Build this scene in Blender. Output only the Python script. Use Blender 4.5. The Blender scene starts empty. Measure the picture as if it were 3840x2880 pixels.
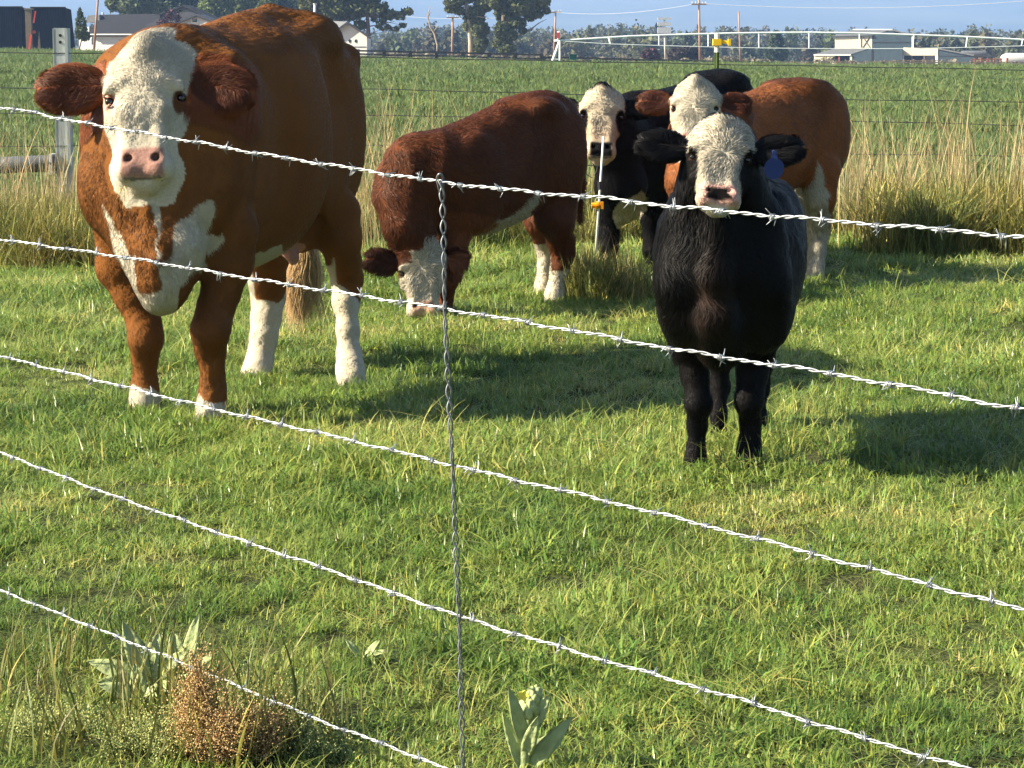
import bpy, math, random
import numpy as np
from mathutils import Vector, Matrix

random.seed(7)
rng = np.random.default_rng(7)
scene = bpy.context.scene

# ------------------------------------------------------------------ camera, world, sun, exposure
F = 8541.0                       # focal length in photo pixels (3840 wide)
CAMZ = 1.30
HORIZON = 180.0
PITCH = math.atan((1440 - HORIZON) / F)
cam_data = bpy.data.cameras.new('camera')
cam_data.sensor_fit = 'HORIZONTAL'
cam_data.sensor_width = 36.0
cam_data.lens = F / 3840 * 36.0
cam_data.clip_start = 0.05
cam_data.clip_end = 60000
cam = bpy.data.objects.new('camera', cam_data)
scene.collection.objects.link(cam)
cam.location = (0, 0, CAMZ)
cam.rotation_euler = (math.pi / 2 - PITCH, 0, 0)
scene.camera = cam

SUN_DIR = Vector((1.25, 0.15, -0.82)).normalized()      # the way the light travels
world = bpy.data.worlds.new('World')
scene.world = world
world.use_nodes = True
wn = world.node_tree.nodes
wl = world.node_tree.links
bg = wn['Background']
sky = wn.new('ShaderNodeTexSky')
sky.sky_type = 'NISHITA'
sky.sun_disc = False
sky.sun_elevation = math.asin(-SUN_DIR.z)
sky.sun_rotation = math.atan2(-SUN_DIR.x, -SUN_DIR.y)
sky.air_density = 1.0
sky.dust_density = 1.0
wl.new(sky.outputs[0], bg.inputs[0])
bg.inputs[1].default_value = 0.050

sun_data = bpy.data.lights.new('sun', 'SUN')
sun_data.energy = 5.0
sun_data.angle = math.radians(0.5)
sun_data.color = (1.0, 0.88, 0.68)
sun = bpy.data.objects.new('sun', sun_data)
scene.collection.objects.link(sun)
sun.rotation_euler = SUN_DIR.to_track_quat('-Z', 'Y').to_euler()

scene.view_settings.view_transform = 'Standard'
scene.view_settings.look = 'None'
scene.view_settings.gamma = 1
scene.view_settings.exposure = 2.0
scene.cycles.max_bounces = 6
scene.cycles.diffuse_bounces = 2
scene.cycles.glossy_bounces = 2
scene.cycles.transmission_bounces = 3
scene.cycles.volume_bounces = 0
scene.cycles.use_adaptive_sampling = True
scene.cycles.adaptive_threshold = 0.02
scene.cycles.use_denoising = True

COL = scene.collection
SP, CP = math.sin(PITCH), math.cos(PITCH)


def ray(px, row):
    a = (px - 1920) / F
    b = (1440 - row) / F
    return np.array([a, CP + b * SP, -SP + b * CP])


def P(px, row, Y):
    d = ray(px, row)
    return np.array([0, 0, CAMZ]) + d * (Y / d[1])


def M(npx, Y):
    return npx * Y / F


# ------------------------------------------------------------------ helpers
def tag(o, label=None, cat=None, group=None, kind=None):
    if label: o['label'] = label
    if cat: o['category'] = cat
    if group: o['group'] = group
    if kind: o['kind'] = kind
    return o


def empty(name, loc, label=None, cat=None, group=None):
    o = bpy.data.objects.new(name, None)
    COL.objects.link(o)
    o.empty_display_size = 0.1
    o.location = tuple(loc)
    return tag(o, label, cat, group)


def mesh_obj(name, verts, faces, mat, parent=None, smooth=False, cols=None, edges=()):
    """verts are world coordinates; a parent (an unrotated Empty) is taken off."""
    v = np.asarray(verts, dtype=np.float64).reshape(-1, 3)
    if parent is not None:
        off = np.array(parent_world(parent))
        v = v - off
    me = bpy.data.meshes.new(name)
    if isinstance(faces, np.ndarray):
        n, k = faces.shape
        me.vertices.add(len(v)); me.vertices.foreach_set('co', v.astype(np.float32).ravel())
        me.loops.add(n * k); me.loops.foreach_set('vertex_index', faces.astype(np.int32).ravel())
        me.polygons.add(n); me.polygons.foreach_set('loop_start', np.arange(0, n * k, k, dtype=np.int32))
        me.update(calc_edges=True)
    else:
        me.from_pydata([tuple(p) for p in v], list(edges), faces)
    if mat is not None: me.materials.append(mat)
    if smooth:
        me.polygons.foreach_set('use_smooth', np.ones(len(me.polygons), dtype=bool))
    if cols is not None:
        ca = me.color_attributes.new('col', 'FLOAT_COLOR', 'POINT')
        c = np.ones((len(v), 4), dtype=np.float32); c[:, :3] = cols
        ca.data.foreach_set('color', c.ravel())
    me.update()
    o = bpy.data.objects.new(name, me)
    COL.objects.link(o)
    if parent is not None: o.parent = parent
    return o


def parent_world(p):
    l = np.array(p.location)
    while p.parent is not None:
        p = p.parent
        l = l + np.array(p.location)
    return l


class MB:
    """collects boxes, tubes and prisms into one mesh"""
    def __init__(s): s.v = []; s.f = []
    def add(s, vs, fs):
        b = len(s.v); s.v += [tuple(map(float, p)) for p in vs]; s.f += [tuple(b + i for i in f) for f in fs]
        return s
    def box(s, x0, x1, y0, y1, z0, z1):
        vs = [(x0, y0, z0), (x1, y0, z0), (x1, y1, z0), (x0, y1, z0), (x0, y0, z1), (x1, y0, z1), (x1, y1, z1), (x0, y1, z1)]
        return s.add(vs, [(0, 3, 2, 1), (4, 5, 6, 7), (0, 1, 5, 4), (1, 2, 6, 5), (2, 3, 7, 6), (3, 0, 4, 7)])
    def prism(s, pts, dv):
        """closed polygon pts (3D), extruded along dv"""
        n = len(pts); pts = [np.array(p, float) for p in pts]; dv = np.array(dv, float)
        vs = pts + [p + dv for p in pts]
        fs = [tuple(range(n)), tuple(range(2 * n - 1, n - 1, -1))] + [(i, i + n, (i + 1) % n + n, (i + 1) % n) for i in range(n)]
        return s.add(vs, fs)
    def beam(s, a, b, w, h, up=(0, 0, 1)):
        a = np.array(a, float); b = np.array(b, float)
        d = b - a; d /= np.linalg.norm(d)
        up = np.array(up, float)
        sd = np.cross(d, up); sd /= max(1e-9, np.linalg.norm(sd)); u = np.cross(sd, d)
        vs = []
        for p in (a, b):
            for i, j in ((-1, -1), (1, -1), (1, 1), (-1, 1)):
                vs.append(p + sd * i * w / 2 + u * j * h / 2)
        return s.add(vs, [(0, 3, 2, 1), (4, 5, 6, 7), (0, 1, 5, 4), (1, 2, 6, 5), (2, 3, 7, 6), (3, 0, 4, 7)])
    def tube(s, pts, rad, n=6, caps=True):
        pts = np.array(pts, float); m = len(pts)
        rad = np.broadcast_to(np.array(rad, float), (m,))
        T = np.gradient(pts, axis=0); T /= np.maximum(1e-9, np.linalg.norm(T, axis=1))[:, None]
        ref = np.array([0, 0, 1.0]) if abs(T[0][2]) < .9 else np.array([1.0, 0, 0])
        N = np.cross(T[0], ref); N /= np.linalg.norm(N)
        vs = []
        for i in range(m):
            N = N - T[i] * N.dot(T[i]); N /= np.linalg.norm(N)
            B = np.cross(T[i], N)
            for k in range(n):
                a = 2 * math.pi * k / n
                vs.append(pts[i] + (N * math.cos(a) + B * math.sin(a)) * rad[i])
        fs = [(i * n + k, i * n + (k + 1) % n, (i + 1) * n + (k + 1) % n, (i + 1) * n + k) for i in range(m - 1) for k in range(n)]
        if caps: fs += [tuple(range(n - 1, -1, -1)), tuple(range((m - 1) * n, m * n))]
        return s.add(vs, fs)
    def build(s, name, mat, parent=None, smooth=False):
        return mesh_obj(name, s.v, s.f, mat, parent, smooth)


def new_mat(name, rough=0.8):
    m = bpy.data.materials.new(name); m.use_nodes = True
    b = m.node_tree.nodes['Principled BSDF']
    b.inputs['Roughness'].default_value = rough
    b.inputs['Specular IOR Level'].default_value = 0.25
    return m, m.node_tree.nodes, m.node_tree.links, b


def mat_plain(name, col, rough=0.8, var=0.15, scale=8.0, metal=0.0, bump=0.0, stretch=(1, 1, 1), spec=0.25, col2=None):
    m, N, L, b = new_mat(name, rough)
    b.inputs['Metallic'].default_value = metal
    b.inputs['Specular IOR Level'].default_value = spec
    tc = N.new('ShaderNodeTexCoord'); mp = N.new('ShaderNodeMapping'); mp.inputs['Scale'].default_value = stretch
    nz = N.new('ShaderNodeTexNoise'); nz.inputs['Scale'].default_value = scale; nz.inputs['Detail'].default_value = 6
    L.new(tc.outputs['Object'], mp.inputs[0]); L.new(mp.outputs[0], nz.inputs[0])
    rp = N.new('ShaderNodeValToRGB')
    c2 = col2 if col2 is not None else tuple(min(1, c * (1 + var * 2)) for c in col)
    rp.color_ramp.elements[0].position = 0.3; rp.color_ramp.elements[1].position = 0.7
    rp.color_ramp.elements[0].color = (*[c * (1 - var) for c in col], 1)
    rp.color_ramp.elements[1].color = (*c2, 1)
    L.new(nz.outputs[0], rp.inputs[0]); L.new(rp.outputs[0], b.inputs['Base Color'])
    if bump:
        bp = N.new('ShaderNodeBump'); bp.inputs['Strength'].default_value = bump; bp.inputs['Distance'].default_value = 0.02
        L.new(nz.outputs[0], bp.inputs['Height']); L.new(bp.outputs[0], b.inputs['Normal'])
    return m


def mat_leaf(name, cols, rough=0.55, transl=0.3, attr=True, rand=0.25, vary=None, turf=0):
    """colour ramp picked per instance/piece, times the 'col' attribute when attr"""
    m, N, L, b = new_mat(name, rough)
    b.inputs['Specular IOR Level'].default_value = 0.25
    oi = N.new('ShaderNodeObjectInfo')
    rp = N.new('ShaderNodeValToRGB')
    e = rp.color_ramp.elements
    while len(e) < len(cols): e.new(0.5)
    for i, c in enumerate(cols):
        e[i].position = i / max(1, len(cols) - 1); e[i].color = (*c, 1)
    geo = N.new('ShaderNodeNewGeometry')
    if vary:
        nz = N.new('ShaderNodeTexNoise'); nz.inputs['Scale'].default_value = vary; nz.inputs['Detail'].default_value = 3
        L.new(geo.outputs['Position'], nz.inputs[0])
        mx0 = N.new('ShaderNodeMath'); mx0.operation = 'MULTIPLY_ADD'
        mx0.inputs[1].default_value = 2.2; mx0.inputs[2].default_value = -0.85
        L.new(nz.outputs[0], mx0.inputs[0])
        ad = N.new('ShaderNodeMath'); ad.operation = 'MULTIPLY_ADD'; ad.inputs[1].default_value = 0.5
        L.new(oi.outputs['Random'], ad.inputs[0])
        m2 = N.new('ShaderNodeMath'); m2.operation = 'MULTIPLY'; m2.inputs[1].default_value = 0.75
        L.new(mx0.outputs[0], m2.inputs[0]); L.new(m2.outputs[0], ad.inputs[2])
        L.new(ad.outputs[0], rp.inputs[0])
    else:
        L.new(oi.outputs['Random'], rp.inputs[0])
    out = rp.outputs[0]
    if attr:
        at = N.new('ShaderNodeAttribute'); at.attribute_name = 'col'
        mx = N.new('ShaderNodeMix'); mx.data_type = 'RGBA'; mx.blend_type = 'MULTIPLY'; mx.inputs[0].default_value = 1
        L.new(out, mx.inputs[6]); L.new(at.outputs['Color'], mx.inputs[7]); out = mx.outputs[2]
    L.new(out, b.inputs['Base Color'])
    if turf:
        ge = N.new('ShaderNodeNewGeometry'); mv = N.new('ShaderNodeMix'); mv.data_type = 'VECTOR'; mv.inputs[0].default_value = turf
        mv.inputs[5].default_value = (0, 0, 1)
        nn = N.new('ShaderNodeVectorMath'); nn.operation = 'NORMALIZE'
        L.new(ge.outputs['Normal'], mv.inputs[4]); L.new(mv.outputs[1], nn.inputs[0]); L.new(nn.outputs[0], b.inputs['Normal'])
    if transl:
        tr = N.new('ShaderNodeBsdfTranslucent'); ms = N.new('ShaderNodeMixShader'); ms.inputs[0].default_value = transl
        L.new(out, tr.inputs[0]); L.new(b.outputs[0], ms.inputs[1]); L.new(tr.outputs[0], ms.inputs[2])
        L.new(ms.outputs[0], N['Material Output'].inputs[0])
    return m


# smooth pseudo-noise made of sines, for shapes and colour borders
_nd = rng.normal(size=(24, 3)); _nd /= np.linalg.norm(_nd, axis=1)[:, None]; _np = rng.uniform(0, 6.28, 24)
def wob(p, freq, k=0, n=6):
    p = np.asarray(p, float); o = np.zeros(p.shape[:-1])
    for i in range(n):
        j = (k * 5 + i) % 24
        o += np.sin(p @ _nd[j] * freq * (0.6 + 0.3 * i) + _np[j])
    return o / n * 1.6


def cr_table(rows, n=300):
    """Catmull-Rom resampling of station rows (first column is the parameter)"""
    r = np.array(rows, float); u = r[:, 0]
    uu = np.linspace(u[0], u[-1], n); out = np.zeros((n, r.shape[1])); out[:, 0] = uu
    d = np.zeros_like(r)
    for i in range(len(r)):
        a = max(0, i - 1); b = min(len(r) - 1, i + 1)
        d[i] = (r[b] - r[a]) / (u[b] - u[a])
    idx = np.clip(np.searchsorted(u, uu, side='right') - 1, 0, len(u) - 2)
    h = u[idx + 1] - u[idx]; t = (uu - u[idx]) / h
    for c in range(1, r.shape[1]):
        p0, p1, m0, m1 = r[idx, c], r[idx + 1, c], d[idx, c] * h, d[idx + 1, c] * h
        out[:, c] = (2*t**3-3*t**2+1)*p0 + (t**3-2*t**2+t)*m0 + (-2*t**3+3*t**2)*p1 + (t**3-t**2)*m1
    return out


# ------------------------------------------------------------------ signed-distance sculpting
class Sculpt:
    def __init__(s): s.ops = []
    def cone(s, a, b, ra, rb, k=0.03, sub=False):
        a = np.array(a, float); b = np.array(b, float); r = max(ra, rb)
        lo = np.minimum(a, b) - r - k - 0.03; hi = np.maximum(a, b) + r + k + 0.03
        ab = b - a; l2 = ab.dot(ab) + 1e-12
        def f(X, Y, Z):
            dx, dy, dz = X - a[0], Y - a[1], Z - a[2]
            t = np.clip((dx*ab[0] + dy*ab[1] + dz*ab[2]) / l2, 0, 1)
            return np.sqrt((dx-t*ab[0])**2 + (dy-t*ab[1])**2 + (dz-t*ab[2])**2) - (ra + (rb-ra)*t)
        s.ops.append((lo, hi, f, k, sub)); return s
    def chain(s, pts, k=0.03, sub=False):
        for (a, ra), (b, rb) in zip(pts[:-1], pts[1:]): s.cone(a, b, ra, rb, k, sub)
        return s
    def ell(s, c, axes, rad, k=0.03, sub=False):
        c = np.array(c, float); A = np.array(axes, float); A = A / np.linalg.norm(A, axis=1)[:, None]; rad = np.array(rad, float)
        ext = np.sqrt(((A * rad[:, None])**2).sum(0)) + k + 0.03
        mn = rad.min()
        def f(X, Y, Z):
            dx, dy, dz = X - c[0], Y - c[1], Z - c[2]
            q = 0; q2 = 0
            for i in range(3):
                e = dx*A[i][0] + dy*A[i][1] + dz*A[i][2]
                q = q + (e / rad[i])**2; q2 = q2 + (e / rad[i]**2)**2
            q = np.sqrt(q); return q * (q - 1) / np.sqrt(q2 + 1e-9)
        s.ops.append((c - ext, c + ext, f, k, sub)); return s
    def loft(s, O, U, V, W, rows, k=0.05, sub=False):
        """rows: u, centre v, w low, w high, half-width v, exponent"""
        O, U, V, W = [np.array(q, float) for q in (O, U, V, W)]
        T = cr_table(rows); T[:, 4] = np.maximum(T[:, 4], 0.012)
        hh = np.maximum((T[:, 3] - T[:, 2]) / 2, 0.012); cw = (T[:, 3] + T[:, 2]) / 2
        corners = []
        for i in range(0, len(T), 6):
            c = O + U*T[i, 0] + V*T[i, 1] + W*cw[i]
            for a in (-1, 1):
                for b in (-1, 1): corners.append(c + V*a*T[i, 4] + W*b*hh[i])
        corners = np.array(corners)
        lo = corners.min(0) - k - 0.04; hi = corners.max(0) + k + 0.04
        def f(X, Y, Z):
            dx, dy, dz = X - O[0], Y - O[1], Z - O[2]
            u = dx*U[0] + dy*U[1] + dz*U[2]; v = dx*V[0] + dy*V[1] + dz*V[2]; w = dx*W[0] + dy*W[1] + dz*W[2]
            cv = np.interp(u, T[:, 0], T[:, 1]); c_w = np.interp(u, T[:, 0], cw); hv = np.interp(u, T[:, 0], T[:, 4])
            hw = np.interp(u, T[:, 0], hh); ex = np.interp(u, T[:, 0], T[:, 5])
            q = (np.abs((v-cv)/hv)**ex + np.abs((w-c_w)/hw)**ex)**(1/ex)
            d = (q - 1) * np.minimum(hv, hw)
            return np.maximum(d, np.maximum(T[0, 0] - u, u - T[-1, 0]))
        s.ops.append((lo, hi, f, k, sub)); return s
    def mesh(s, h):
        lo = np.min([o[0] for o in s.ops if not o[4]], axis=0); hi = np.max([o[1] for o in s.ops if not o[4]], axis=0)
        n = np.ceil((hi - lo) / h).astype(int) + 2
        G = np.full(n, 1.0, dtype=np.float32)
        ax = [lo[i] + np.arange(n[i]) * h for i in range(3)]
        for (a, b, f, k, sub) in s.ops:
            i0 = np.clip(((a - lo) / h).astype(int), 0, n - 1); i1 = np.clip(((b - lo) / h).astype(int) + 2, 1, n)
            if (i1 <= i0).any(): continue
            sl = tuple(slice(i0[i], i1[i]) for i in range(3))
            d = f(ax[0][sl[0]][:, None, None], ax[1][sl[1]][None, :, None], ax[2][sl[2]][None, None, :]).astype(np.float32)
            g = G[sl]
            if sub:
                d = -d; hq = np.maximum(k - np.abs(g - d), 0) / k
                G[sl] = np.maximum(g, d) + hq*hq*k*0.25
            else:
                hq = np.maximum(k - np.abs(g - d), 0) / k
                G[sl] = np.minimum(g, d) - hq*hq*k*0.25
        return surface_nets(G, lo, h)


def surface_nets(G, lo, h):
    S = G < 0
    c = [S[a:S.shape[0]-1+a, b:S.shape[1]-1+b, d:S.shape[2]-1+d] for a in (0, 1) for b in (0, 1) for d in (0, 1)]
    anyv = c[0].copy(); allv = c[0].copy()
    for q in c[1:]: anyv |= q; allv &= q
    act = anyv & ~allv
    I = np.argwhere(act); idx = np.full(act.shape, -1, dtype=np.int64); idx[act] = np.arange(len(I))
    pos = np.zeros((len(I), 3)); cnt = np.zeros(len(I))
    offs = np.array([(a, b, d) for a in (0, 1) for b in (0, 1) for d in (0, 1)])
    vals = [G[I[:, 0]+o[0], I[:, 1]+o[1], I[:, 2]+o[2]].astype(float) for o in offs]
    for i in range(8):
        for axis in range(3):
            if offs[i][axis]: continue
            o2 = offs[i].copy(); o2[axis] = 1; j = int(o2[0]*4 + o2[1]*2 + o2[2])
            a, b = vals[i], vals[j]; m = (a < 0) != (b < 0)
            t = a[m] / (a[m] - b[m])
            p = np.tile(offs[i].astype(float), (m.sum(), 1)); p[:, axis] += t
            pos[m] += p; cnt[m] += 1
    V = lo + (I + pos / cnt[:, None]) * h
    quads = []
    for axis in range(3):
        o1, o2 = (axis + 1) % 3, (axis + 2) % 3
        s0 = [slice(None)]*3; s1 = [slice(None)]*3; s0[axis] = slice(0, -1); s1[axis] = slice(1, None)
        for o in (o1, o2): s0[o] = slice(1, -1); s1[o] = slice(1, -1)
        A, B = S[tuple(s0)], S[tuple(s1)]
        E = np.argwhere(A != B)
        sg = A[E[:, 0], E[:, 1], E[:, 2]]
        E = E.copy(); E[:, o1] += 1; E[:, o2] += 1
        def cell(d1, d2):
            q = E.copy(); q[:, o1] += d1; q[:, o2] += d2
            return idx[q[:, 0], q[:, 1], q[:, 2]]
        Q = np.stack([cell(-1, -1), cell(0, -1), cell(0, 0), cell(-1, 0)], 1)
        Q[~sg] = Q[~sg][:, ::-1]
        quads.append(Q)
    Q = np.concatenate(quads)
    # light smoothing
    for it in range(2):
        acc = np.zeros_like(V); c = np.zeros(len(V))
        for a, b in ((0, 1), (1, 2), (2, 3), (3, 0)):
            np.add.at(acc, Q[:, a], V[Q[:, b]]); np.add.at(c, Q[:, a], 1)
            np.add.at(acc, Q[:, b], V[Q[:, a]]); np.add.at(c, Q[:, b], 1)
        V = V * 0.5 + acc / c[:, None] * 0.5
    return V, Q


def normals_of(V, Q):
    n = np.cross(V[Q[:, 2]] - V[Q[:, 0]], V[Q[:, 3]] - V[Q[:, 1]])
    vn = np.zeros_like(V)
    for k in range(4): np.add.at(vn, Q[:, k], n)
    return vn / np.maximum(1e-12, np.linalg.norm(vn, axis=1))[:, None], n


def add_hair(name, parent, roots, nrm, direction, length, cols, mat, rad=0.0007, pts=5, lift=0.35, curl=0.3, freq=60, seed=0, droop=0.0, tip=0.25, lit=0.25):
    """strands of hair as one Curves object; all inputs are per-strand arrays in world space"""
    n = len(roots); r = np.random.default_rng(seed)
    d = direction - nrm * (direction * nrm).sum(1)[:, None]
    d /= np.maximum(1e-6, np.linalg.norm(d, axis=1))[:, None]
    sd = np.cross(nrm, d)
    a1 = wob(roots, freq, 1)[:, None]; a2 = wob(roots, freq * 0.5, 2)[:, None]
    jit = r.normal(size=(n, 1))
    curl = curl * np.clip(length / .022, .35, 1.4)[:, None]
    d = d + sd * (a1 * curl + a2 * curl * 0.8 + jit * 0.22)
    d /= np.linalg.norm(d, axis=1)[:, None]
    L = (length * r.uniform(0.7, 1.2, n))[:, None]
    lf = (lift * (0.7 + 0.5 * np.abs(wob(roots, freq * 0.7, 3))) * r.uniform(.6, 1.3, n))[:, None]
    pos = np.zeros((n, pts, 3), dtype=np.float32)
    ph = wob(roots, freq * 0.6, 4)[:, None] * 3
    for i in range(pts):
        t = i / (pts - 1)
        pos[:, i] = roots - nrm * 0.001 + d * L * t + nrm * L * lf * (t * (1.35 - t)) * 1.6 + sd * L * curl * 0.35 * np.sin(ph + t * 4.5) * t
        pos[:, i, 2] -= (droop * L[:, 0]) * t * t
    pos -= parent_world(parent)
    cv = bpy.data.hair_curves.new(name)
    cv.add_curves([pts] * n)
    cv.points.foreach_set('position', pos.ravel())
    ra = cv.attributes.get('radius') or cv.attributes.new('radius', 'FLOAT', 'POINT')
    prof = np.interp(np.linspace(0, 1, pts), [0, .5, 1], [1, .8, tip]).astype(np.float32)
    ra.data.foreach_set('value', np.tile(prof * rad, n).astype(np.float32))
    na = cv.attributes.new('nrm', 'FLOAT_VECTOR', 'CURVE')
    nv = nrm + r.normal(size=(n, 3)) * .16; nv /= np.linalg.norm(nv, axis=1)[:, None]
    na.data.foreach_set('vector', nv.astype(np.float32).ravel())
    ca = cv.attributes.new('col', 'FLOAT_COLOR', 'CURVE')
    c = np.ones((n, 4), dtype=np.float32); c[:, :3] = np.clip(cols * r.uniform(1 - lit, 1 + lit, (n, 1)), 0, 1)
    ca.data.foreach_set('color', c.ravel())
    cv.materials.append(mat)
    o = bpy.data.objects.new(name, cv); COL.objects.link(o); o.parent = parent
    return o


# ------------------------------------------------------------------ ground shape
EDGE = 180.0
_ep = [-4000, 0, 400, 1320, 1750, 2080, 2700, 3100, 3840, 8000]
_er = [193, 195, 203, 225, 237, 246, 249, 257, 260, 262]
def edge_row(x, y):
    px = 1920 + x / np.maximum(y, 1) * F
    return np.interp(px, _ep, _er)
def gz(x, y):
    x = np.asarray(x, float); y = np.asarray(y, float)
    er = edge_row(x, y)
    ye = np.clip(y, 60, 700)
    far = CAMZ - (er - 180 - 20 * np.clip((y - EDGE) / 300, 0, 1)) * ye / F * 1.0
    zf_edge = far
    t = np.clip((y - 24) / (EDGE - 24), 0, 1); t = t * t * (3 - 2 * t)
    near = 0.012*np.sin(x*2.1 + y*0.7) + 0.010*np.sin(y*1.9 - x*1.1 + 1.3) + 0.006*np.sin(x*5.1 + 2) * np.sin(y*4.3)
    near = near - 0.05*np.exp(-(((x+0.85)/0.9)**2 + ((y-9.3)/0.6)**2)) + 0.03*np.sin(x*.31+1)*np.clip((y-10)/8, 0, 1)
    return near * (1 - t) + zf_edge * t


def ground_patch(name, xs, ys, mat, kind='structure', dz=0.0, halfw=None):
    nx, ny = len(xs), len(ys)
    V = []
    for y in ys:
        hx = xs * y if halfw is None else xs
        V.append(np.stack([hx, np.full(nx, y), gz(hx, y) + dz], 1))
    V = np.concatenate(V)
    i, j = np.meshgrid(np.arange(nx - 1), np.arange(ny - 1))
    b = (j * nx + i).ravel()
    Fc = np.stack([b, b + 1, b + nx + 1, b + nx], 1)
    o = mesh_obj(name, V, Fc, mat, None, True)
    tag(o, kind=kind)
    return o


def ground_mat(name, c1, c2, c3, s1, s2, bump=0.6, dist=0.05):
    m, N, L, b = new_mat(name, 0.95)
    b.inputs['Specular IOR Level'].default_value = 0.1
    tc = N.new('ShaderNodeTexCoord')
    n1 = N.new('ShaderNodeTexNoise'); n1.inputs['Scale'].default_value = s1; n1.inputs['Detail'].default_value = 8
    n2 = N.new('ShaderNodeTexNoise'); n2.inputs['Scale'].default_value = s2; n2.inputs['Detail'].default_value = 6
    L.new(tc.outputs['Object'], n1.inputs[0]); L.new(tc.outputs['Object'], n2.inputs[0])
    r1 = N.new('ShaderNodeValToRGB'); r1.color_ramp.elements[0].position = .35; r1.color_ramp.elements[1].position = .68
    r1.color_ramp.elements[0].color = (*c1, 1); r1.color_ramp.elements[1].color = (*c2, 1)
    L.new(n1.outputs[0], r1.inputs[0])
    r2 = N.new('ShaderNodeValToRGB'); r2.color_ramp.elements[0].position = .45; r2.color_ramp.elements[1].position = .7
    L.new(n2.outputs[0], r2.inputs[0])
    mx = N.new('ShaderNodeMix'); mx.data_type = 'RGBA'; mx.inputs[7].default_value = (*c3, 1)
    L.new(r2.outputs[0], mx.inputs[0]); L.new(r1.outputs[0], mx.inputs[6]); L.new(mx.outputs[2], b.inputs['Base Color'])
    bp = N.new('ShaderNodeBump'); bp.inputs['Strength'].default_value = bump; bp.inputs['Distance'].default_value = dist
    L.new(n1.outputs[0], bp.inputs['Height']); L.new(bp.outputs[0], b.inputs['Normal'])
    return m


m_soil = ground_mat('soil_under_grass', (.030, .045, .014), (.07, .09, .025), (.055, .055, .022), 60, 5, 1.0, .03)
m_field = ground_mat('green_field', (.045, .105, .026), (.07, .14, .036), (.08, .15, .04), 1.5, .08, 1.0, .3)
m_dry = ground_mat('dry_ground', (.17, .12, .07), (.30, .22, .13), (.10, .10, .05), .05, .01, .6, .5)

xs = np.linspace(-0.6, 0.6, 161)
ground_patch('pasture', np.concatenate([np.linspace(-14, -3, 20)[:-1], np.linspace(-3, 3, 121), np.linspace(3, 14, 20)[1:]]),
             np.concatenate([np.linspace(-6, 2, 9)[:-1], np.linspace(2, 24, 221)]), m_soil, halfw=True)
ground_patch('field', np.linspace(-0.7, 0.7, 81), np.concatenate([np.linspace(24, 80, 50), np.linspace(84, EDGE, 30)]), m_field)
ground_patch('land', np.linspace(-1.2, 1.2, 101), np.concatenate([np.linspace(EDGE, 700, 40), np.geomspace(730, 6800, 30)]), m_dry)

# the mountain slope that fills the picture behind the trees
def mountain():
    m = mat_plain('forested_slope', (.025, .042, .036), .95, .3, .004, col2=(.085, .088, .070))
    nt = m.node_tree
    nx, ny = 120, 60
    X = np.linspace(-4500, 4500, nx); Yv = np.linspace(2600, 6400, ny)
    gx, gy = np.meshgrid(X, Yv)
    t = (gy - 2600) / (6400 - 2600)
    p = np.stack([gx, gy, gx * 0], -1)
    Z = -14 + 290 * t ** 1.1 * (1 + .15 * wob(p, .0012, 1)) + 14 * wob(p, .004, 2) * t
    V = np.stack([gx.ravel(), gy.ravel(), Z.ravel()], 1)
    i, j = np.meshgrid(np.arange(nx - 1), np.arange(ny - 1)); b = (j * nx + i).ravel()
    o = mesh_obj('mountain', V, np.stack([b, b + 1, b + nx + 1, b + nx], 1), m, None, True)
    tag(o, kind='structure')
mountain()

# haze
m_haze = bpy.data.materials.new('haze'); m_haze.use_nodes = True
hn = m_haze.node_tree.nodes; hl = m_haze.node_tree.links
hn.remove(hn['Principled BSDF'])
pv = hn.new('ShaderNodeVolumePrincipled')
pv.inputs['Color'].default_value = (0.34, 0.56, 1.0, 1)
pv.inputs['Density'].default_value = 0.00027
pv.inputs['Anisotropy'].default_value = 0.0
hl.new(pv.outputs[0], hn['Material Output'].inputs['Volume'])
hb = MB().box(-9000, 9000, -60, 7200, -30, 400).build('haze', m_haze)
tag(hb, kind='stuff')

# ------------------------------------------------------------------ background: buildings, poles, fences
def gpt(px, Y, extra=0.0):
    """ground point seen at column px, at distance Y"""
    x = (px - 1920) / F * Y
    return np.array([x, Y, float(gz(x, Y)) + extra])

m_white = mat_plain('white_painted_siding', (.48, .48, .46), .6, .06, 3, stretch=(1, 1, 8))
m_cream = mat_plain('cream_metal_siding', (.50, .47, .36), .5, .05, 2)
m_grey = mat_plain('shaded_grey_metal_siding', (.035, .052, .064), .6, .08, 2, spec=.1)  # grey paint darkened further to give the barn sides their shade
m_roof = mat_plain('grey_asphalt_shingles', (.020, .020, .023), .9, .2, 6, spec=.1)
m_roof2 = mat_plain('light_grey_roof', (.10, .105, .11), .7, .12, 3)
m_dark = mat_plain('dark_trim_and_shade', (.02, .02, .025), .6, .1, 3)
m_glass = mat_plain('dark_window_glass', (.03, .04, .05), .1, .05, 3, spec=.6)
m_black_metal = mat_plain('black_corrugated_metal', (.006, .010, .020), .8, .25, 1.5, spec=.05)
m_wood = mat_plain('weathered_wood', (.16, .12, .09), .9, .35, 6, bump=.5, stretch=(6, 6, 1))
m_darkwood = mat_plain('dark_board_wood', (.022, .022, .024), .85, .4, 3, stretch=(1, 4, 4))
m_greywood = mat_plain('silvery_corral_wood', (.17, .14, .11), .9, .35, 3)
m_pole = mat_plain('utility_pole_wood', (.26, .16, .11), .9, .25, 2, stretch=(4, 4, .5))
m_palepole = mat_plain('pale_pole_wood', (.45, .38, .34), .8, .35, 1.2, stretch=(3, 3, .6))
m_galv = mat_plain('galvanised_steel', (.50, .52, .53), .45, .12, 9, metal=.35)
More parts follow.
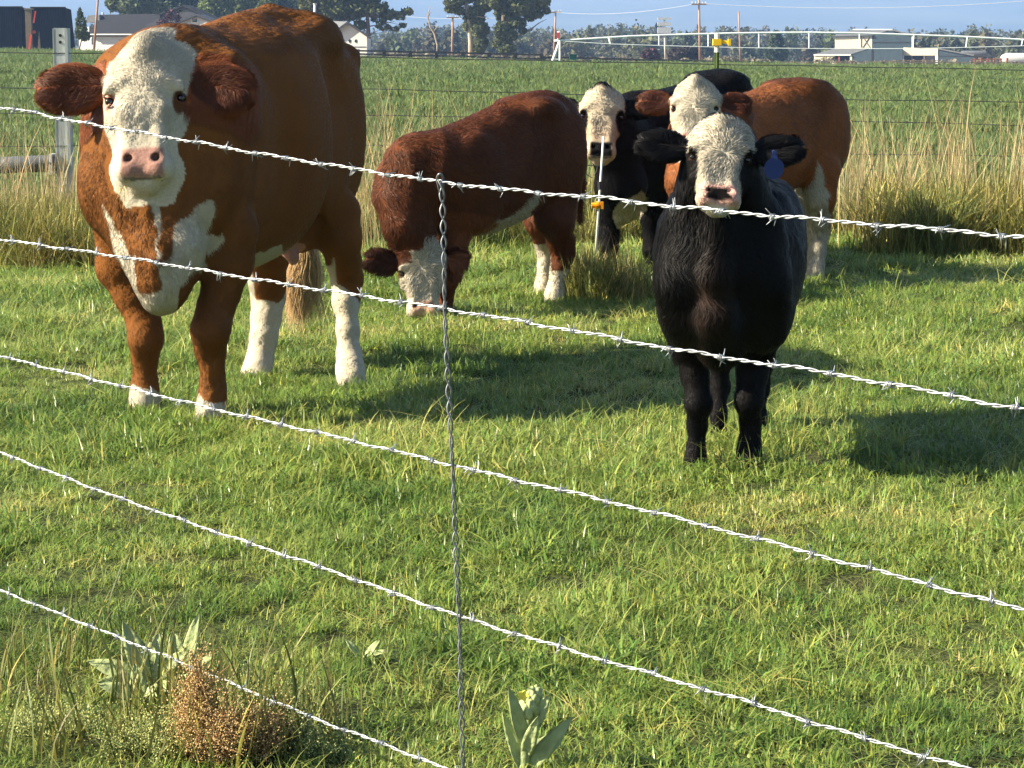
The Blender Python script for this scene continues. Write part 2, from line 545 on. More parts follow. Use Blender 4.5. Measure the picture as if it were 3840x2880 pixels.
m_brown = mat_plain('brown_board_wall', (.20, .10, .055), .8, .25, 3)
m_red = mat_plain('red_plastic_tape', (.62, .06, .04), .5, .1, 5)
m_green_paint = mat_plain('dark_green_paint', (.01, .07, .055), .4, .2, 5)
m_silver = mat_plain('white_steel_pipe', (.62, .66, .66), .4, .06, 2)
m_yellow = mat_plain('yellow_plastic', (.78, .50, .02), .4, .06, 20)
m_orange = mat_plain('orange_yellow_plastic', (.80, .33, .01), .35, .06, 20)
m_whiteplastic = mat_plain('white_plastic', (.75, .75, .70), .5, .04, 20)


TURN = 0.0
def prism_px(name, pts, Y, depth, mat, parent, drow=0):
    """an upright outline given by photo columns and rows at distance Y, with real depth"""
    mb = MB(); mb.prism([P(a, b, Y) for a, b in pts], (depth*TURN, depth, 0))
    return mb.build(name, mat, parent)


def dark_shed(label, c0, c1, top, slant, Y):
    base = gpt((c0 + c1) / 2, Y)
    e = empty('metal_shed', base, label, 'shed', 'black corrugated sheds by the field')
    zt = P(0, top, Y)[2]; zb = base[2] - .3
    x0, x1 = M(c0 - 1920, Y), M(c1 - 1920, Y); sx = M(slant, Y)
    lean = .9
    # ribbed sheet leaning back: one panel per sheet
    n = 3
    for s in range(n):
        a, b = x0 + (x1 - x0) * s / n, x0 + (x1 - x0) * (s + 1) / n
        mb = MB()
        k = 7
        for r in range(k):
            u0 = a + (b - a) * r / k; u1 = a + (b - a) * (r + .55) / k; u2 = a + (b - a) * (r + 1) / k
            for (p, q, off) in ((u0, u1, .05), (u1, u2, 0.0)):
                mb.prism([(p + sx, Y - off, zb), (q + sx, Y - off, zb), (q, Y - off + lean, zt), (p, Y - off + lean, zt)], (0, .06 + off, 0))
        mb.build('metal_sheet', m_black_metal, e)
    MB().prism([(x0, Y + lean + .05, zt), (x0, Y + 3.4, zt - .1), (x0 + sx, Y + 3.4, zb), (x0 + sx, Y + .1, zb)], (x1 - x0, 0, 0)).build('shed_body', m_black_metal, e)
    MB().box(x0 - .05, x1 + .05, Y + lean - .12, Y + lean + .12, zt - .02, zt + .07).build('ridge_cap', m_dark, e)
    return e
dark_shed('black corrugated metal shed cut by the left edge of the picture', -40, 97, 26, 11, 178)
dark_shed('black corrugated metal shed between the red-taped post and small green tree', 131, 257, 28, 14, 177)

def post_taped():
    Y = 172; b = gpt(127, Y)
    e = empty('wooden_post', b, 'weathered wooden post with red tape between the two black sheds', 'post')
    zt = P(0, 36, Y)[2]
    MB().box(M(117-1920, Y), M(139-1920, Y), Y, Y + .4, b[2] - .2, zt).build('post_body', m_wood, e)
    MB().box(M(114-1920, Y), M(146-1920, Y), Y - .05, Y + .45, zt + .002, zt + .1).build('cap', m_wood, e)
    MB().beam(P(133, 42, Y - .03), P(126, 86, Y - .03), .1, .04, (0, 1, 0)).build('red_tape', m_red, e)
    MB().tube([P(128, 120, Y - .06), P(128, 120, Y)], .13, 10).build('red_reflector', m_red, e)
    MB().beam(P(117, 130, Y - .1), P(107, 194, Y - .3), .12, .05, (0, 1, 0)).build('red_strap', m_red, e)
    MB().prism([P(140, 190, Y), P(152, 190, Y), P(146, 118, Y)], (0, .2, 0)).build('brace_board', m_wood, e)
post_taped()

def turned(fn, pc, k, back=0.0):
    """build fn with every front turned about column pc, its right end nearer"""
    global P, TURN
    P0 = P; TURN = k * back
    P = lambda px, row, Y: P0(px, row, Y - k*(px - pc)*Y/F)
    fn(); P = P0; TURN = 0.0

def house():
    Y = 260; b = gpt(500, Y)
    e = empty('house', b, 'long white ranch house with grey shingle roofs behind the big cow', 'house')
    zb = 215
    prism_px('wall', [(335, zb), (640, zb), (640, 126), (335, 126)], Y, 8, m_white, e)
    # siding boards stand proud of the wall
    w = MB()
    for r in range(132, 214, 9):
        w.add(*_board(e, 336, 470, r, r + 7, Y - .03))
    sd = w.build('siding_boards', m_white, e); sd['kind'] = 'stuff'
    # main roof: front slope rising away to the ridge
    mb = MB()
    def rp(px, row, dy): return P(px, row, Y + dy)
    mb.prism([rp(330, 128, -.8), rp(600, 128, -.8), rp(600, 52, 6), rp(375, 55, 6)], (0, .4, -.25))
    mb.prism([rp(375, 55, 6), rp(600, 52, 6), rp(600, 110, 12), rp(375, 110, 12)], (0, 0, -.3))
    mb.build('main_roof', m_roof, e)
    prism_px('fascia', [(330, 131), (578, 131), (578, 127), (330, 127)], Y - .9, .1, m_whiteplastic, e)
    # low left wing
    prism_px('left_wing_wall', [(296, zb), (334, zb), (334, 100), (296, 100)], Y + 3, 5, m_white, e)
    prism_px('left_wing_roof', [(318, 84), (374, 84), (372, 56), (330, 58)], Y + 4, 5, m_roof2, e)
    # upper gable behind
    prism_px('upper_gable_wall', [(600, 120), (800, 120), (800, 82), (686, 28), (600, 60)], Y + 7, 6, m_white, e)
    m2 = MB()
    m2.prism([rp(570, 60, 5.5), rp(688, 18, 5.5), rp(688, 24, 5.5), rp(570, 66, 5.5)], (0, 8, 0))
    m2.prism([rp(688, 17, 5.5), rp(835, 86, 5.5), rp(830, 93, 5.5), rp(688, 26, 5.5)], (0, 8, 0))
    m2.build('upper_roof', m_roof, e)
    # front gable
    g = prism_px('front_gable_wall', [(590, zb), (815, zb), (815, 92), (736, 62), (590, 118)], Y - 2, 6, m_white, e)
    m3 = MB()
    m3.prism([rp(566, 122, -2.6), rp(736, 52, -2.6), rp(736, 58, -2.6), rp(572, 128, -2.6)], (0, 7, 0))
    m3.prism([rp(736, 51, -2.6), rp(828, 86, -2.6), rp(824, 93, -2.6), rp(736, 60, -2.6)], (0, 7, 0))
    m3.build('front_roof', m_dark, e)
    m4 = MB(); m4.prism([rp(572, 122, -2.4), rp(736, 53, -2.4), rp(700, 44, 4), rp(480, 100, 4)], (0, .3, -.1)); m4.build('front_roof_slope', m_roof, e)
    for (a, b_, c, d, dy) in ((717, 742, 66, 86, -2.05), (668, 690, 34, 52, 6.9), (468, 486, 137, 165, -.06), (340, 352, 140, 170, -.06)):
        f = prism_px('window', [(a, d), (b_, d), (b_, c), (a, c)], Y + dy, .1, m_whiteplastic, e)
        prism_px('pane', [(a + 2.5, d - 2.5), (b_ - 2.5, d - 2.5), (b_ - 2.5, c + 2.5), (a + 2.5, c + 2.5)], Y + dy - .03, .05, m_glass, f)
    v = MB().tube([rp(385, 56, 6.2), rp(385, 46, 6.2)], .12, 8).build('roof_vent', m_galv, e)
def _board(e, a, b, r0, r1, Y):
    q = [P(a, r1, Y), P(b, r1, Y), P(b, r0, Y), P(a, r0, Y)]
    t = MB().prism(q, (0, .025, 0)); return t.v, t.f
turned(house, 500, .40)

def brown_shed():
    Y = 235; b = gpt(1190, Y)
    e = empty('brown_shed', b, 'small brown wooden shed with silver stovepipe beside the big cow\'s rump', 'shed')
    prism_px('wall', [(1085, 210), (1224, 210), (1224, 78), (1085, 78)], Y, 4, m_brown, e)
    MB().prism([P(1075, 78, Y - .4), P(1230, 82, Y - .4), P(1200, 53, Y + 4), P(1110, 53, Y + 4)], (0, .1, -.15)).build('roof', m_roof2, e)
    MB().tube([P(1179, 76, Y + 1), P(1181, 16, Y + 1)], .13, 10).build('stovepipe', m_silver, e, True)
    MB().tube([P(1181, 17, Y + 1), P(1181, 13, Y + 1)], .2, 10).build('pipe_cap', m_galv, e)
brown_shed()

def white_shed():
    Y = 215; b = gpt(1305, Y)
    e = empty('white_shed', b, 'white gabled shed with dark roof edge and four dark round ornaments', 'shed')
    prism_px('gable_wall', [(1232, 215), (1376, 215), (1376, 138), (1303, 90), (1232, 134)], Y, 6, m_white, e)
    mb = MB()
    mb.prism([P(1226, 136, Y - .5), P(1303, 80, Y - .5), P(1303, 88, Y - .5), P(1229, 143, Y - .5)], (0, .3, 0))
    mb.prism([P(1303, 80, Y - .5), P(1391, 140, Y - .5), P(1388, 147, Y - .5), P(1303, 88, Y - .5)], (0, .3, 0))
    mb.build('barge_boards', m_dark, e)
    MB().prism([P(1229, 135, Y - .2), P(1303, 81, Y - .2), P(1235, 78, Y + 6), P(1160, 130, Y + 6)], (0, .05, -.08)).build('roof', m_roof2, e)
    MB().prism([P(1303, 81, Y - .2), P(1390, 140, Y - .2), P(1330, 136, Y + 6), P(1235, 78, Y + 6)], (0, .05, -.08)).build('roof', m_roof2, e)
    for i, px in enumerate((1262, 1287, 1312, 1335)):
        o = MB(); c = P(px, 154, Y - .06)
        R = M(5.5, Y)
        pts = [c + np.array([math.cos(t) * R * (1 + .25 * math.sin(t * (3 + i))), 0, math.sin(t) * R * 1.15]) for t in np.linspace(0, 6.283, 16)[:-1]]
        o.prism(pts, (0, .05, 0)); o.build('round_ornament', m_grey, e)
    mb = MB()
    prism_px('base_board', [(1236, 178), (1372, 178), (1372, 174), (1236, 174)], Y - .04, .03, m_roof2, e)
turned(white_shed, 1300, .30)

def barn():
    Y = 330; b = gpt(3300, Y)
    e = empty('barn', b, 'cream and grey metal barn with raised loft, lean-to sheds and white trim', 'barn')
    G = 262
    # loft block
    prism_px('loft_front_wall', [(3131, 182), (3270, 182), (3270, 136), (3131, 136)], Y, 9, m_cream, e)
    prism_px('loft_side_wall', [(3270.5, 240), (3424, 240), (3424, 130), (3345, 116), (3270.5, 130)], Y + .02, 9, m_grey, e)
    mb = MB()
    mb.prism([P(3120, 136, Y - .4), P(3270, 132, Y - .4), P(3347, 110, Y + 4), P(3198, 110, Y + 4)], (0, .1, -.15))
    mb.build('loft_roof', m_roof2, e)
    prism_px('roof_ridge', [(3198, 114), (3348, 114), (3348, 109), (3198, 109)], Y + 3.7, .3, m_whiteplastic, e)
    MB().prism([P(3347, 110, Y - .3), P(3430, 131, Y - .3), P(3427, 135, Y - .3), P(3347, 115, Y - .3)], (0, 9, 0)).build('loft_roof_edge', m_roof2, e)
    prism_px('dark_band', [(3272, 160), (3420, 160), (3420, 157), (3272, 157)], Y - .05, .05, m_dark, e)
    prism_px('corner_trim', [(3419, 182), (3426, 182), (3426, 130), (3419, 130)], Y - .08, .1, m_whiteplastic, e)
    dr = MB()
    for a, b2 in (((3236, 178), (3262, 138)), ((3236, 138), (3262, 178)), ((3230, 178), (3230, 136))):
        dr.beam(P(*a, Y - .06), P(*b2, Y - .06), .12, .06, (0, 1, 0))
    dr.build('loft_door_brace', m_wood, e)
    # left lean-to
    MB().prism([P(3051, 204, Y - 4), P(3190, 204, Y - 4), P(3262, 181, Y - .2), P(3130, 181, Y - .2)], (0, .08, -.12)).build('lean_to_roof', m_roof2, e)
    prism_px('lean_to_fascia', [(3051, 208), (3190, 208), (3190, 203.5), (3051, 203.5)], Y - 4.2, .12, m_whiteplastic, e)
    for a, c in ((3053, 3087), (3101, 3131), (3187, 3195)):
        prism_px('lean_to_wall', [(a, G), (c, G), (c, 208.5), (a, 208.5)], Y - 4, .2, m_cream, e)
    prism_px('red_post', [(3144, G), (3149, G), (3149, 208.5), (3144, 208.5)], Y - 4, .2, mat_plain('faded_red_paint', (.30, .07, .05)), e)
    prism_px('interior_shade_sheet', [(3054, G), (3188, G), (3188, 206), (3054, 206)], Y - 1.5, .2, m_dark, e)  # flat dark sheet standing for the shade inside the lean-to
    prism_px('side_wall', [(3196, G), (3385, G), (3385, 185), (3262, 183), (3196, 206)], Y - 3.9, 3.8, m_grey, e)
    prism_px('wall_seam', [(3268, G), (3274, G), (3274, 184), (3268, 184)], Y - 3.96, .05, m_roof, e)
    # right wing
    prism_px('wing_front', [(3387, 208), (3517, 208), (3517, 182), (3387, 178)], Y - 3, .3, m_cream, e)
    for a, b2, c in ((3386, 3390, 0), (3508, 3517, 0), (3418, 3421, 1), (3464, 3467, 1)):
        prism_px('wing_post', [(a, G), (b2, G), (b2, 208), (a, 208)], Y - 3, .25, m_whiteplastic if not c else m_wood, e)
    prism_px('wing_shade_sheet', [(3386, G), (3508, G), (3508, 205), (3386, 205)], Y + 1, .2, m_dark, e)  # dark sheet painted as the shade under the open wing
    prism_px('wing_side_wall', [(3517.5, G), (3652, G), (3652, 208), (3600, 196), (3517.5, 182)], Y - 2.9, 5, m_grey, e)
    prism_px('wing_band', [(3520, 212), (3650, 212), (3650, 209), (3520, 209)], Y - 2.95, .05, m_dark, e)
    MB().prism([P(3517, 180, Y - 3.1), P(3654, 205, Y - 3.1), P(3650, 210, Y - 3.1), P(3517, 185, Y - 3.1)], (0, 5.4, 0)).build('wing_roof_edge', m_roof2, e)
turned(barn, 3300, .45, .38)

def tank(name, label, c0, c1, r0, r1, Y, mat):
    b = gpt((c0 + c1) / 2, Y); e = empty(name, b, label, 'trailer')
    zc = (P(0, r0, Y)[2] + P(0, r1, Y)[2]) / 2; R = (P(0, r0, Y)[2] - P(0, r1, Y)[2]) / 2
    x0, x1 = M(c0 - 1920, Y), M(c1 - 1920, Y)
    xs = np.array([x0, x0 + R * .15, x0 + R * .5, x0 + R, x1 - R, x1 - R * .3, x1])
    rr = np.array([.25, .6, .85, 1, 1, .8, .2]) * R
    MB().tube(np.stack([xs, np.full(7, Y + R), np.full(7, zc)], 1), rr, 16).build('body', mat, e, True)
    for q in (.15, .8):
        MB().box(x0 + (x1 - x0) * q, x0 + (x1 - x0) * q + .35, Y + .3, Y + R * 1.6, b[2] - .1, zc - R * .6).build('support', m_dark, e)
    return e
tank('stock_trailer', 'white rounded trailer at the far right behind the corral fence', 3738, 3900, 199, 246, 300, m_white)
tank('curved_roof_shelter', 'low grey curved shelter just right of the barn wing', 3585, 3690, 190, 216, 345, m_roof2)

def util_pole(px, top, base_px, Y, wpx, label, arm=None, mat=None, gear=False, slant=0):
    b = gpt(base_px, Y)
    e = empty('utility_pole', b, label, 'utility pole', 'utility poles beyond the field')
    zt = P(px, top, Y)
    b2 = b.copy(); b2[2] -= .3
    MB().tube([b2, zt], [M(wpx, Y) / 2 * 1.15, M(wpx, Y) / 2 * .85], 8).build('pole', mat or m_pole, e, True)
    if arm:
        c = P(px, arm[0], Y); w = M(arm[1], Y)
        MB().beam(c - [w, .15, 0], c + [w, -.15, 0], .16, .16).build('crossarm', m_wood, e)
        for k in (-.9, -.45, .45, .9):
            MB().tube([c + [w * k, -.1, .08], c + [w * k, -.1, .3]], .06, 6).build('insulator', m_galv, e)
    if gear:
        c = P(px, 120, Y)
        for k, (r, h) in enumerate(((70, 8), (90, 12), (114, 22))):
            q = P(px, r, Y)
            MB().box(q[0] - .9, q[0] + .9, Y - .35, Y + .3, q[2] - M(h, Y) / 2, q[2] + M(h, Y) / 2).build('equipment_box', m_galv, e)
    return zt
util_pole(372, -60, 366, 190, 8.5, 'tall pale pole standing before the white house')
wa = util_pole(1698, 62, 1697, 300, 8, 'utility pole with crossarm left of the cottonwoods\' trunks', (66, 22))
wb = util_pole(2084, 40, 2074, 300, 7, 'grey leaning utility pole behind the irrigation tower', (46, 22))
util_pole(2491, 66, 2491, 310, 7, 'utility pole carrying pale equipment boxes mid treeline', None, m_palepole, True)
wc = util_pole(2621, -8, 2619, 250, 8.5, 'tallest utility pole with crossarm just left of the yellow-tagged post', (16, 28))
util_pole(2770, 42, 2769, 330, 6, 'faint far utility pole right of the yellow-tagged post')

def powerline(pts, label, r=.018):
    o = MB(); q = []
    for (a, b) in zip(pts[:-1], pts[1:]):
        for t in np.linspace(0, 1, 12)[:-1]:
            p = a + (b - a) * t; p = p.copy(); p[2] -= 1.2 * 4 * t * (1 - t) * .5; q.append(p)
    q.append(pts[-1])
    w = o.tube(q, r, 4).build('power_line', m_galv)
    tag(w, label, 'cable')
powerline([P(1500, 60, 320), P(2084, 46, 300), P(2621, 12, 250), P(3840, 4, 240), P(4400, -10, 230)], 'pale power line strung across the mountain from the poles')

# pivot irrigator
def pivot():
    Y = 170; b = gpt(2090, Y)
    e = empty('irrigation_pivot', b, 'white centre pivot irrigator with arched truss pipe spanning the field', 'irrigator')
    top = [(2078, 153), (2110, 152), (2200, 146), (2360, 136), (2540, 130), (2700, 126), (2860, 123), (3030, 122), (3200, 124), (3400, 130), (3620, 138), (3840, 149), (4050, 163)]
    MB().tube([P(a, b_, Y) for a, b_ in top], M(3.6, Y), 8).build('main_pipe', m_silver, e, True)
    low = [(2120, 155), (2290, 165), (2480, 171), (2660, 176), (2850, 180), (3033, 182), (3220, 183), (3430, 182), (3620, 178), (3840, 172), (4050, 166)]
    for dy in (-.6, .9):
        MB().tube([P(a, b_, Y + dy) for a, b_ in low], M(1.5, Y), 6).build('truss_rod', m_silver, e)
    tt = cr_table([(a, b_) for a, b_ in top]); ll = cr_table([(a, b_) for a, b_ in low])
    for px in (2288, 2470, 2655, 2845, 3033, 3222, 3422, 3622, 3830):
        r0 = np.interp(px - 4, tt[:, 0], tt[:, 1]); r1 = np.interp(px + 4, ll[:, 0], ll[:, 1])
        s = -6 if px < 2300 else (5 if px > 3300 else 0)
        mb = MB()
        mb.beam(P(px + s, r0, Y), P(px - 0, r1, Y - .6), .07, .07); mb.beam(P(px + s, r0, Y), P(px, r1, Y + .9), .07, .07)
        mb.build('truss_strut', m_silver, e)
    for a, b_, dy in (((2098, 152), (2064, 248), -1.2), ((2098, 152), (2098, 250), -1.2), ((2098, 152), (2072, 246), 1.2), ((2098, 152), (2096, 246), 1.2)):
        MB().beam(P(*a, Y), P(*b_, Y + dy), .11, .11).build('tower_leg', m_silver, e)
    mb = MB()
    for r, f in ((222, .75), (235, .88)):
        mb.beam(P(2098 - 34 * f, r, Y - 1.2 * f), P(2098, r, Y - 1.2 * f), .08, .08)
    mb.beam(P(2064, 247, Y - 1.2), P(2100, 248, Y - 1.2), .12, .12)
    mb.build('tower_brace', m_silver, e)
    for px, s in ((2064, 0), (2097, 0)):
        MB().tube([P(px, 242, Y - 1.5), P(px, 242, Y - 1.1)], .28, 14).build('wheel', m_dark, e)
    c = P(2096, 132, Y)
    MB().tube([c + [0, 0, -.3], c + [0, 0, .27]], M(6.5, Y), 12).build('control_drum', m_whiteplastic, e, True)
    MB().box(c[0] - .16, c[0] + .05, Y - .22, Y - .1, c[2] - .22, c[2] + .22).build('red_stripe', m_red, e)
    MB().beam(P(2098, 146, Y), P(2112, 143, Y), .1, .1).build('bracket', m_dark, e)
pivot()

def bin_():
    Y = 168; b = gpt(2148, Y)
    e = empty('wheeled_bin', b, 'dark green wheeled bin standing by the irrigation tower', 'bin')
    z0, z1 = P(0, 247, Y)[2], P(0, 206, Y)[2]; x0, x1 = M(2133-1920, Y), M(2161-1920, Y)
    MB().add([(x0+.05, Y, z0), (x1-.05, Y, z0), (x1-.05, Y+.6, z0), (x0+.05, Y+.6, z0), (x0, Y-.05, z1), (x1, Y-.05, z1), (x1, Y+.65, z1), (x0, Y+.65, z1)],
             [(0, 3, 2, 1), (4, 5, 6, 7), (0, 1, 5, 4), (1, 2, 6, 5), (2, 3, 7, 6), (3, 0, 4, 7)]).build('body', m_green_paint, e)
    MB().box(x0 - .03, x1 + .1, Y - .08, Y + .7, z1 + .003, z1 + .06).build('lid', m_green_paint, e)
    MB().tube([(x0, Y + .55, z0 + .08), (x1, Y + .55, z0 + .08)], .1, 10).build('wheel', m_dark, e)
bin_()

def board_fence(label, posts, rails, Y, mat, pw, rh, group=None, bottom=258):
    b = gpt(posts[0], Y); e = empty('board_fence', b, label, 'fence', group)
    for px in posts:
        r = np.interp(px, [q[0] for q in rails[0]], [q[1] for q in rails[0]])
        g = gpt(px, Y); t = P(px, r - 5, Y)
        MB().box(g[0] - M(pw, Y)/2, g[0] + M(pw, Y)/2, Y + .05, Y + .3, g[2] - .2, t[2]).build('fence_post', mat, e)
    for rl in rails:
        a = np.array([q[0] for q in rl]); rr = np.array([q[1] for q in rl])
        for p0, p1 in zip(posts[:-1], posts[1:]):
            if p0 < a[0] - 5 or p1 > a[-1] + 5: continue
            q0 = P(p0, np.interp(p0, a, rr), Y - .02); q1 = P(p1, np.interp(p1, a, rr), Y - .02)
            j = random.uniform(-.03, .03)
            MB().beam(q0 + [.01, 0, j], q1 - [.01, 0, j], .05, M(rh, Y)).build('rail', mat, e)
board_fence('dark board fence running from the white shed to the cottonwoods', list(np.linspace(1250, 2030, 9)),
            [[(1200, 182), (1400, 192), (1750, 199), (2060, 207)], [(1200, 195), (1400, 205), (1750, 212), (2060, 223)], [(1200, 206), (1400, 216), (1750, 225), (2060, 234)]], 172, m_darkwood, 13, 6.5)
board_fence('low dark board fence from the green bin to the corral', list(np.linspace(2040, 2900, 10)),
            [[(2000, 213), (2300, 222), (2700, 231), (2920, 236)], [(2000, 226), (2300, 232), (2700, 240), (2920, 244)]], 174, m_darkwood, 12, 7)
board_fence('weathered grey corral fence in front of the barn', list(np.linspace(2905, 3960, 20)),
            [[(2880, 232), (3400, 233), (3960, 236)], [(2880, 241), (3400, 242), (3960, 246)], [(2880, 250), (3400, 251), (3960, 255)]], 176, m_greywood, 8, 4)
board_fence('pale timber cattle pen rails beside the open barn wing', list(np.linspace(3270, 3520, 8)),
            [[(3260, 232), (3400, 227), (3530, 228)], [(3260, 238), (3400, 234), (3530, 235)]], 200, m_greywood, 6, 4)
board_fence('rusty red pen rails before the white trailer', list(np.linspace(3640, 3760, 6)),
            [[(3600, 224), (3770, 222)], [(3600, 233), (3770, 232)]], 220, mat_plain('rusty_pipe', (.22, .09, .06)), 6, 3)
def plank_pile():
    Y = 178; b = gpt(1400, Y); e = empty('plank_pile', b, 'pile of grey planks lying at the field edge by the white shed', 'planks')
    for k, (a, c, r) in enumerate(((1310, 1455, 204), (1330, 1450, 210), (1300, 1440, 216), (1325, 1460, 222))):
        MB().beam(P(a, r, Y), P(c, r + 1, Y + .3), .3, M(3.5, Y)).build('plank', m_wood, e)
plank_pile()

# ------------------------------------------------------------------ trees
def leaf_tree_mesh(blobs, n, size, seed, flat=1.0):
    """leaf-clump quads spread through the volume of the blobs; returns verts, faces, cols"""
    r = np.random.default_rng(seed)
    vol = np.array([b[1] * b[2] for b in blobs]); pick = r.choice(len(blobs), n, p=vol / vol.sum())
    C = np.array([b[0] for b in blobs])[pick]; R = np.array([[b[1], b[1], b[2]] for b in blobs])[pick]
    d = r.normal(size=(n, 3)); d /= np.linalg.norm(d, axis=1)[:, None]
    rad = r.uniform(0.45, 1.05, n) ** 0.6
    pos = C + d * R * rad[:, None]
    hole = wob(pos, 2.2 / max(.4, np.mean([b[1] for b in blobs])), 3, 6)
    pos = pos[hole > -0.58]; n = len(pos)
    a = r.normal(size=(n, 3)); a /= np.linalg.norm(a, axis=1)[:, None]
    b = np.cross(a, r.normal(size=(n, 3))); b /= np.linalg.norm(b, axis=1)[:, None]
    s = (size * r.uniform(.5, 1.4, n))[:, None]
    q = r.uniform(.5, 1.1, (4, n, 1))
    V = np.stack([pos + a*s*q[0], pos + b*s*.6*q[1], pos - a*s*q[2], pos - b*s*.6*q[3]], 1).reshape(-1, 3)
    Fc = np.arange(4 * n).reshape(n, 4)
    cc = np.repeat(r.uniform(.6, 1.4, (n, 1)) * (1 + .35 * wob(pos, 1.1, 5)[:, None]), 4, axis=0) * np.array([1, 1, 1])
    return V, Fc, np.clip(cc, .3, 2)

def tree_mat(name, col, tr=.2):
    return mat_leaf(name, [col, col], .7, tr, True)
m_con = tree_mat('conifer_needles', (.048, .074, .036))
m_dkleaf = tree_mat('dark_green_leaves', (.085, .110, .045))
m_ylleaf = tree_mat('yellow_green_leaves', (.12, .155, .050))
m_cotton = tree_mat('cottonwood_leaves', (.115, .135, .055))
m_plum = tree_mat('plum_leaves', (.055, .022, .030))
m_junip = tree_mat('juniper_leaves', (.072, .080, .044))
m_bark = mat_plain('grey_brown_bark', (.12, .095, .075), .95, .4, 2, bump=.6, stretch=(3, 3, .6))
m_palebark = mat_plain('pale_cottonwood_bark', (.30, .25, .19), .9, .3, 2, bump=.6, stretch=(3, 3, .6))

def tree(name, label, base_px, Y, trunk, blobs, mat, n, size, bark, seed, wpx=10, branches=(), group=None):
    """trunk: list of (px,row) from the base up; blobs: (px,row,half width px, half height px)"""
    b = gpt(base_px, Y); e = empty(name, b, label, 'tree', group)
    pts = [b - [0, 0, .3]] + [P(a, r, Y) for a, r in trunk]
    m = len(pts)
    w = MB().tube(pts, [M(wpx, Y) / 2 * (1.25 - .8 * i / (m - 1)) for i in range(m)], 8)
    r = np.random.default_rng(seed)
    for (a0, r0, a1, r1, ww) in branches:
        p0, p1 = P(a0, r0, Y), P(a1, r1, Y + r.uniform(-1, 1))
        mid = (p0 + p1) / 2 + r.normal(size=3) * .15
        w.tube([p0, mid, p1], [M(ww, Y)/2, M(ww, Y)/2*.7, M(ww, Y)/2*.3], 5)
    B = []
    for (px, row, hw, hh) in blobs:
        c = P(px, row, Y + r.uniform(-.5, .5) * M(hw, Y)); B.append((c, M(hw, Y), M(hh, Y)))
        k = int(np.argmin([abs(q[2] - c[2]) for q in pts]))
        w.tube([pts[k], (pts[k] + c) / 2 + [0, 0, -.1], c], [M(3.2, Y)/2, M(2.4, Y)/2, M(1, Y)/2], 5)
    w.build('trunk', bark, e, True)
    V, Fc, cc = leaf_tree_mesh(B, n, size, seed)
    mesh_obj('crown', V, Fc, mat, e, False, cc)
    return e

def rblobs(px0, px1, r0, r1, n, s, seed):
    r = np.random.default_rng(seed)
    return [(r.uniform(px0, px1), r.uniform(r0, r1), s * r.uniform(.7, 1.3), s * r.uniform(.5, 1.0)) for _ in range(n)]

tree('young_tree', 'small slender green tree between the black shed and the pale pole', 306, 200, [(306, 150), (304, 60)],
     [(305, 120, 24, 30), (303, 85, 20, 26), (300, 55, 10, 22), (318, 135, 20, 20), (300, 38, 4, 12)], m_dkleaf, 1500, .16, m_bark, 3, 5)
tree('conifer', 'olive conifer above the left end of the house roof', 480, 300, [(480, 60), (480, -60)], rblobs(425, 570, -70, 42, 24, 40, 4), m_dkleaf, 9000, .38, m_bark, 4, 14)
tree('conifer', 'darkest conifer above the house\'s upper gable', 650, 310, [(650, 40), (650, -90)], rblobs(560, 770, -90, 32, 24, 50, 5), m_con, 10000, .38, m_bark, 5, 14)
tree('broadleaf_tree', 'bright green broadleaf tree rising behind the big cow\'s back', 860, 300, [(860, 60), (860, -60)], rblobs(780, 990, -80, 60, 28, 48, 6), m_ylleaf, 11000, .36, m_bark, 6, 14)
tree('broadleaf_tree', 'dark green tree behind the brown shed', 1080, 320, [(1080, 60), (1080, -80)], rblobs(990, 1150, -90, 60, 22, 50, 7), m_con, 9000, .38, m_bark, 7, 14)
tree('pine_tree', 'large ragged pine over the white shed with limbs reaching right', 1384, 245, [(1382, 130), (1378, 60), (1370, 0), (1360, -80)],
     rblobs(1160, 1410, -70, 75, 34, 42, 8) + [(1420, 70, 32, 18), (1460, 55, 28, 20), (1500, 60, 24, 16), (1530, 42, 22, 14), (1440, 100, 28, 14), (1480, 108, 18, 9), (1350, 95, 26, 20), (1510, 95, 14, 9), (1420, 20, 36, 22)],
     m_cotton, 22000, .25, m_bark, 8, 15, branches=((1380, 100, 1480, 80, 5), (1376, 60, 1530, 40, 5), (1385, 190, 1384, 120, 10)))
tree('cottonwood', 'pale-trunked cottonwood beside the utility pole', 1768, 240, [(1766, 160), (1760, 90), (1750, 20), (1745, -60)],
     [(1700, 10, 36, 20), (1740, -15, 50, 30), (1690, 35, 22, 12), (1785, 60, 34, 36), (1800, 110, 34, 30), (1760, 50, 34, 24), (1805, 160, 26, 26), (1795, 185, 22, 16), (1720, 40, 26, 14), (1815, 15, 36, 30), (1750, 100, 18, 20)],
     m_cotton, 15000, .22, m_palebark, 9, 19, branches=((1762, 110, 1825, 60, 5), (1758, 90, 1690, 30, 4), (1760, 70, 1840, 70, 4)))
tree('cottonwood', 'bushy dark cottonwood with a long bare limb on its right', 1893, 238, [(1893, 150), (1890, 90), (1885, 20), (1890, -60)],
     [(1900, 185, 34, 20), (1885, 160, 38, 26), (1880, 110, 34, 34), (1900, 50, 44, 36), (1950, 25, 42, 34), (2000, 20, 36, 28), (2040, 5, 28, 22), (1990, 60, 24, 18), (1940, 85, 34, 22), (1960, 115, 16, 12), (1870, 5, 40, 30), (2050, 40, 14, 12), (1930, -20, 50, 30), (2020, 55, 18, 12), (1910, 130, 30, 24)],
     m_cotton, 21000, .22, m_bark, 10, 20, branches=((1900, 165, 1990, 110, 8), (1990, 110, 2050, 72, 5), (1895, 120, 1960, 60, 6), (1960, 60, 2030, 20, 4)))
